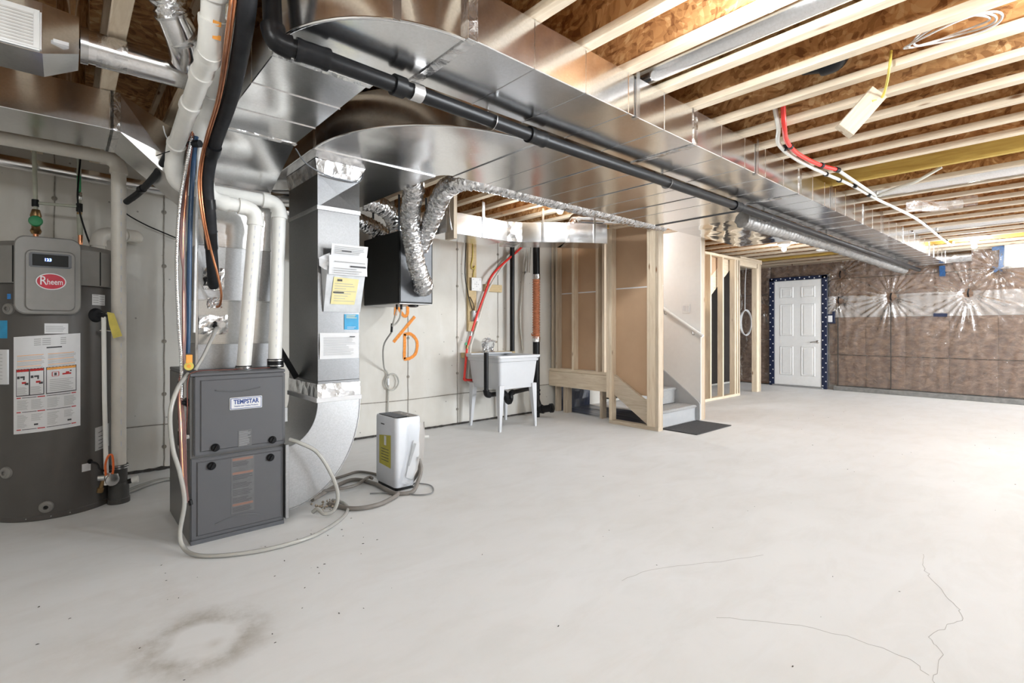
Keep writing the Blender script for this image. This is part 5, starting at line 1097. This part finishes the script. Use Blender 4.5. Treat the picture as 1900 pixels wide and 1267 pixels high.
for j in range(9):
    for i in range(14):
        t = 2 * math.pi * i / 14; p = math.pi * j / 8; r = .085 * (1 + .25 * noise.noise((math.cos(t) * 2, math.sin(t) * 2, p * 2))) + random.uniform(-.008, .008)
        V.append((3.765 + r * 1.0 * math.sin(p) * math.cos(t), 4.69 + r * .7 * math.sin(p) * math.sin(t), .935 + r * .85 * math.cos(p)))
for j in range(8):
    for i in range(14): a = j * 14 + i; b = j * 14 + (i + 1) % 14; Fc.append((a, b, b + 14, a + 14))
mesh('bag', V, Fc, BAGM, fc2)
sd_ = root('sink_drain', (3.8, 4.4, .3), 'black plastic drain trap and overflow pipe under the laundry sink', 'pipe')
pipe_run(sd_, [(3.43, 4.30, .862), (3.43, 4.30, .40), (3.76, 4.36, .392), (3.80, 4.38, .285), (3.875, 4.40, .285), (3.88, 4.42, .375), (4.36, 4.56, .385), (4.47, 4.62, .36)], .026, ABS, .045, 16, 1.25)
so = root('soil_pipe', (4.50, 4.62, 0), 'black soil pipe with copper-coloured corrugated sleeve right of the sink', 'pipe')
tube('pipe', [(4.50, 4.62, .0), (4.50, 4.62, .99)], .045, ABS, so, 20); tube('pipe', [(4.50, 4.62, 1.78), (4.50, 4.62, 2.6)], .045, ABS, so, 20)
V, Fc = sweep([(4.50, 4.62, 1.0 + k * .004) for k in range(190)], lambda i, n: .046 + .006 * math.sin(i * 2 * math.pi / 8), 22); mesh('corrugated_sleeve', V, Fc, CORR, so, 60)
for z in (.955, 1.745): tube('foil_band', [(4.50, 4.62, z), (4.50, 4.62, z + .065)], .05, FOILT, so, 18)
for z in (.28, .33): tube('hub_ring', [(4.50, 4.62, z), (4.50, 4.62, z + .02)], .053, ABS, so, 20)
pipe_run(so, [(4.50, 4.62, .22), (4.50, 4.56, .10), (4.55, 4.42, .13)], .045, ABS, .04, 18, 1.15); lathe('cleanout_cap', [(.058, 0), (.058, .03), (.03, .034), (.03, .045)], (4.55, 4.42, .13), (.3, -1, .2), ABS, so, 20)
tube('test_cock', [(4.46, 4.60, 1.03), (4.38, 4.57, 1.035), (4.36, 4.56, 1.06)], .008, COPPER, so, 8)
tag(tube('vent_pipe', [(4.215, 4.76, .84), (4.215, 4.76, 2.6)], .03, ABS, None, 16), 'slim black upright pipe on the wall behind the sink', 'pipe')
tag(box('backing_board', (3.50, 4.80, .78), (4.30, 4.865, .84), YPLY, None, .002), 'narrow plywood strip on the wall behind the sink rim', 'board')
rp = root('hot_water_line', (3.8, 4.78, .5), 'red water tube slanting down the wall to the left of the sink', 'pipe')
tube('tube', [(4.62, 4.77, 2.36), (4.398, 4.755, 2.182), (4.238, 4.755, 2.057), (4.0, 4.755, 1.877), (3.866, 4.755, 1.743), (3.787, 4.755, 1.574), (3.658, 4.755, 1.285), (3.571, 4.755, 1.064), (3.514, 4.755, .906)], .014, RED, rp, 12, 5)
pipe_run(rp, [(3.514, 4.755, .93), (3.468, 4.755, .53), (3.80, 4.74, .50)], .014, RED, .02, 12, 1.2, emat=RED); lathe('shutoff_valve', [(.016, 0), (.02, .02), (.02, .05), (.012, .06)], (3.575, 4.755, 1.09), (-.3, 0, -1), STEEL, rp, 12); tube('fitting', [(3.515, 4.755, .93), (3.508, 4.755, .89)], .018, BRASS, rp, 10)
lathe('valve_handle', [(.018, 0), (.018, .01)], (3.50, 4.765, .945), (0, -1, 0), GREEN, rp, 10)
wp_ = root('cold_water_line', (3.8, 4.81, .5), 'pale water tube running beside the red one left of the sink', 'pipe')
tube('tube', [(4.56, 4.80, 2.36), (4.299, 4.80, 2.098), (4.184, 4.80, 2.001), (3.875, 4.80, 1.62), (3.69, 4.80, 1.164), (3.60, 4.80, .924)], .013, WPEX, wp_, 12, 5); pipe_run(wp_, [(3.595, 4.80, .93), (3.56, 4.80, .50), (3.85, 4.76, .42)], .013, WPEX, .02, 12, 1.2)
lathe('shutoff_valve', [(.014, 0), (.018, .02), (.018, .05), (.01, .06)], (3.66, 4.815, 1.10), (-.3, 0, -1), STEEL, wp_, 12)
wpx = root('water_line', (4.45, 4.82, .8), 'pair of pale tubes dropping down the wall between the black pipes', 'pipe')
tube('tube', [(4.541, 4.83, 2.36), (4.541, 4.83, 2.19), (4.48, 4.83, 1.853), (4.435, 4.83, 1.52), (4.42, 4.83, 1.19), (4.465, 4.83, .837)], .013, WPEX, wpx, 10, 5); tube('tube', [(4.62, 4.83, 2.36), (4.60, 4.83, 2.1), (4.585, 4.83, 1.86)], .013, WPEX, wpx, 10, 4); tube('clip', [(4.47, 4.83, 1.84), (4.50, 4.83, 1.86)], .018, GREYBOX, wpx, 8)
# electrical board on the wall
bb = tag(box('mounting_board', (3.585, 4.83, 1.09), (3.705, 4.869, 2.2), YPLY, None, .002), 'tall narrow plywood board on the concrete left of the red tube', 'board')
ob = root('junction_box', (3.68, 4.81, 1.57), 'square white round-hole junction box cover on the plywood board', 'electrical box'); box('box', (3.61, 4.80, 1.575), (3.75, 4.832, 1.725), GREYBOX, ob, .003); cv = box('cover', (3.607, 4.793, 1.572), (3.753, 4.801, 1.728), TRIMW, ob, .003)
for x, z in ((3.68, 1.65), (3.655, 1.65), (3.705, 1.65), (3.68, 1.675), (3.68, 1.625), (3.63, 1.595), (3.73, 1.705), (3.63, 1.705), (3.73, 1.595)): lathe('knockout', [(.006, 0), (.006, .001)], (x, 4.793, z), (0, -1, 0), INKG, cv, 8)
sb = root('switch_box', (3.65, 4.80, 1.2), 'small grey metal switch box low on the plywood board', 'electrical box'); box('box', (3.615, 4.775, 1.21), (3.695, 4.83, 1.335), GREYBOX, sb, .006, None, 2); box('toggle_plate', (3.635, 4.770, 1.235), (3.675, 4.776, 1.31), PAPER, sb, .002)
cb = root('board_cables', (3.6, 4.83, 1.3), 'black and yellow cables running down the plywood board', 'cables')
tube('cable', [(3.56, 4.83, 2.35), (3.551, 4.83, 2.207), (3.535, 4.825, 1.963), (3.53, 4.82, 1.723), (3.583, 4.815, 1.476), (3.63, 4.81, 1.335)], .0055, ABS, cb, 8, 5); tube('cable', [(3.645, 4.825, 2.2), (3.64, 4.82, 1.974), (3.615, 4.815, 1.87), (3.64, 4.81, 1.83), (3.67, 4.81, 1.87), (3.655, 4.815, 1.80), (3.645, 4.815, 1.725)], .006, CABLEY, cb, 8, 5); tube('cable', [(3.60, 4.82, 1.50), (3.64, 4.81, 1.42), (3.655, 4.81, 1.335)], .005, ABS, cb, 8, 4)
tag(box('mounting_block', (3.84, 4.82, 1.575), (4.10, 4.869, 1.665), YPLY, None, .003), 'small horizontal plywood block behind the red tube', 'board')

# ================================================================== THINGS UNDER THE JOISTS ON THE RIGHT
V = []
hb = box('hanging_wood_block', (-.044, -.019, -.14), (.044, .019, .14), OLDPINE[2], None, .002); hb.location = (2.98, .74, 2.20)
_z = Vector((.16, -.10, .20)).normalized(); _x = Vector((.72, -.69, -.1)); _x = (_x - _z * _x.dot(_z)).normalized(); _y = _z.cross(_x); hb.rotation_euler = Matrix((_x, _y, _z)).transposed().to_euler(); tag(hb, 'short wooden board dangling below the joists', 'board')
tag(tube('hanging_cable', [(2.90, .60, 2.42), (2.87, .60, 2.335), (2.98, .635, 2.30), (3.05, .67, 2.27), (3.01, .70, 2.25)], .006, CABLEY, None, 8, 6), 'yellow cable looped round the dangling board', 'cable')
bf = root('drain_fitting', (2.83, .80, 2.4), 'black plastic drain elbow tucked between joists behind the dangling board', 'pipe fitting'); pipe_run(bf, [(2.83, .95, 2.46), (2.83, .80, 2.42), (2.83, .78, 2.6)], .042, ABS, .05, 16, 1.2)
cl_ = root('cable_coil', (2.84, .36, 2.36), 'coil of white cable lying between two joists at the right', 'cable')
for k in range(3): tube('loop', [(2.84 + (.085 + .004 * k) * math.cos(a) * .9, .38 + (.16 - .018 * k) * math.sin(a), 2.385 + .008 * k + .012 * math.sin(a * 2 + k)) for a in [j * math.pi / 9 for j in range(19)]], .0045, WHITECAB, cl_, 7, 3)
rx = root('ceiling_hot_line', (3.7, 1.28, 2.31), 'red water tube curving under the joists beside the supply duct', 'pipe')
tube('tube', [(3.10, 1.14, 2.55), (3.13, 1.16, 2.42), (3.20, 1.18, 2.32), (3.407, 1.241, 2.30), (3.703, 1.281, 2.30), (4.102, 1.275, 2.31), (4.339, 1.235, 2.315)], .014, RED, rx, 12, 6)
for p, q in (((3.50, 1.26, 2.30), (3.53, 1.263, 2.30)), ((4.12, 1.272, 2.311), (4.15, 1.268, 2.312)), ((4.33, 1.237, 2.315), (4.38, 1.23, 2.316))): tube('clip', [p, q], .019, ABS, rx, 10)
wx = root('ceiling_cold_line', (5, 1.3, 2.31), 'pale water tubes running on from the red one along the joists', 'pipe')
tube('tube', [(3.10, 1.21, 2.55), (3.14, 1.21, 2.42), (3.20, 1.212, 2.32), (3.433, 1.297, 2.30), (3.82, 1.328, 2.30), (4.332, 1.315, 2.305), (4.875, 1.28, 2.31), (5.60, 1.27, 2.315), (6.06, 1.25, 2.32)], .013, WPEX, wx, 10, 6)
tube('tube', [(4.37, 1.235, 2.318), (4.9, 1.24, 2.318), (5.5, 1.245, 2.318)], .013, WPEX, wx, 10, 4); tube('tube', [(5.5, 1.245, 2.318), (5.30, 1.04, 2.32), (5.235, .915, 2.33), (5.20, .75, 2.40)], .013, WPEX, wx, 10, 4)
tube('tube', [(6.06, 1.25, 2.32), (6.614, 1.201, 2.30), (7.2, 1.20, 2.30), (7.913, 1.22, 2.30), (8.6, 1.23, 2.29), (9.394, 1.243, 2.30), (9.5, 1.24, 2.36)], .014, PVC, wx, 10, 6)
for x, y in ((3.53, 1.305), (4.36, 1.313), (4.62, 1.297), (4.9, 1.262), (5.32, 1.262), (7.3, 1.202), (8.2, 1.224), (8.9, 1.235)): tube('clip', [(x, y, 2.305), (x + .025, y, 2.306)], .019, ABS, wx, 10)
# torn scraps of plastic and batt by the duct
ts = root('torn_plastic', (6.3, 1.2, 2.32), 'torn scraps of foil plastic hanging from the joists beside the duct', 'plastic')
for k in range(3):
    x, y = 6.0 + k * .12, 1.12 - .06 * (k % 3) - .05 * k
    V = [(x + .07 * i * math.cos(k), y - .09 * i + .02 * random.random(), 2.345 - .05 * j - .03 * random.random()) for j in range(3) for i in range(4)]
    mesh('scrap', V, [(j * 4 + i, j * 4 + i + 1, j * 4 + i + 5, j * 4 + i + 4) for j in range(2) for i in range(3)], POLY2, ts)
# cable coil inside the framed closet
cc = root('cable_coil', (9.93, 4.35, 1.2), 'coil of white cable hanging in the dark doorway of the stud wall', 'cable')
tube('drop', [(9.92, 4.35, 2.352), (9.87, 4.35, 2.0), (9.86, 4.35, 1.62), (9.86, 4.35, 1.46)], .008, WHITECAB, cc, 8, 5)
for k in range(3): tube('loop', [(9.93 + (.22 + .008 * k) * math.cos(a), 4.35 + .012 * k, 1.24 + (.25 - .006 * k) * math.sin(a)) for a in [j * math.pi / 12 for j in range(25)]], .0075, WHITECAB, cc, 8, 2)
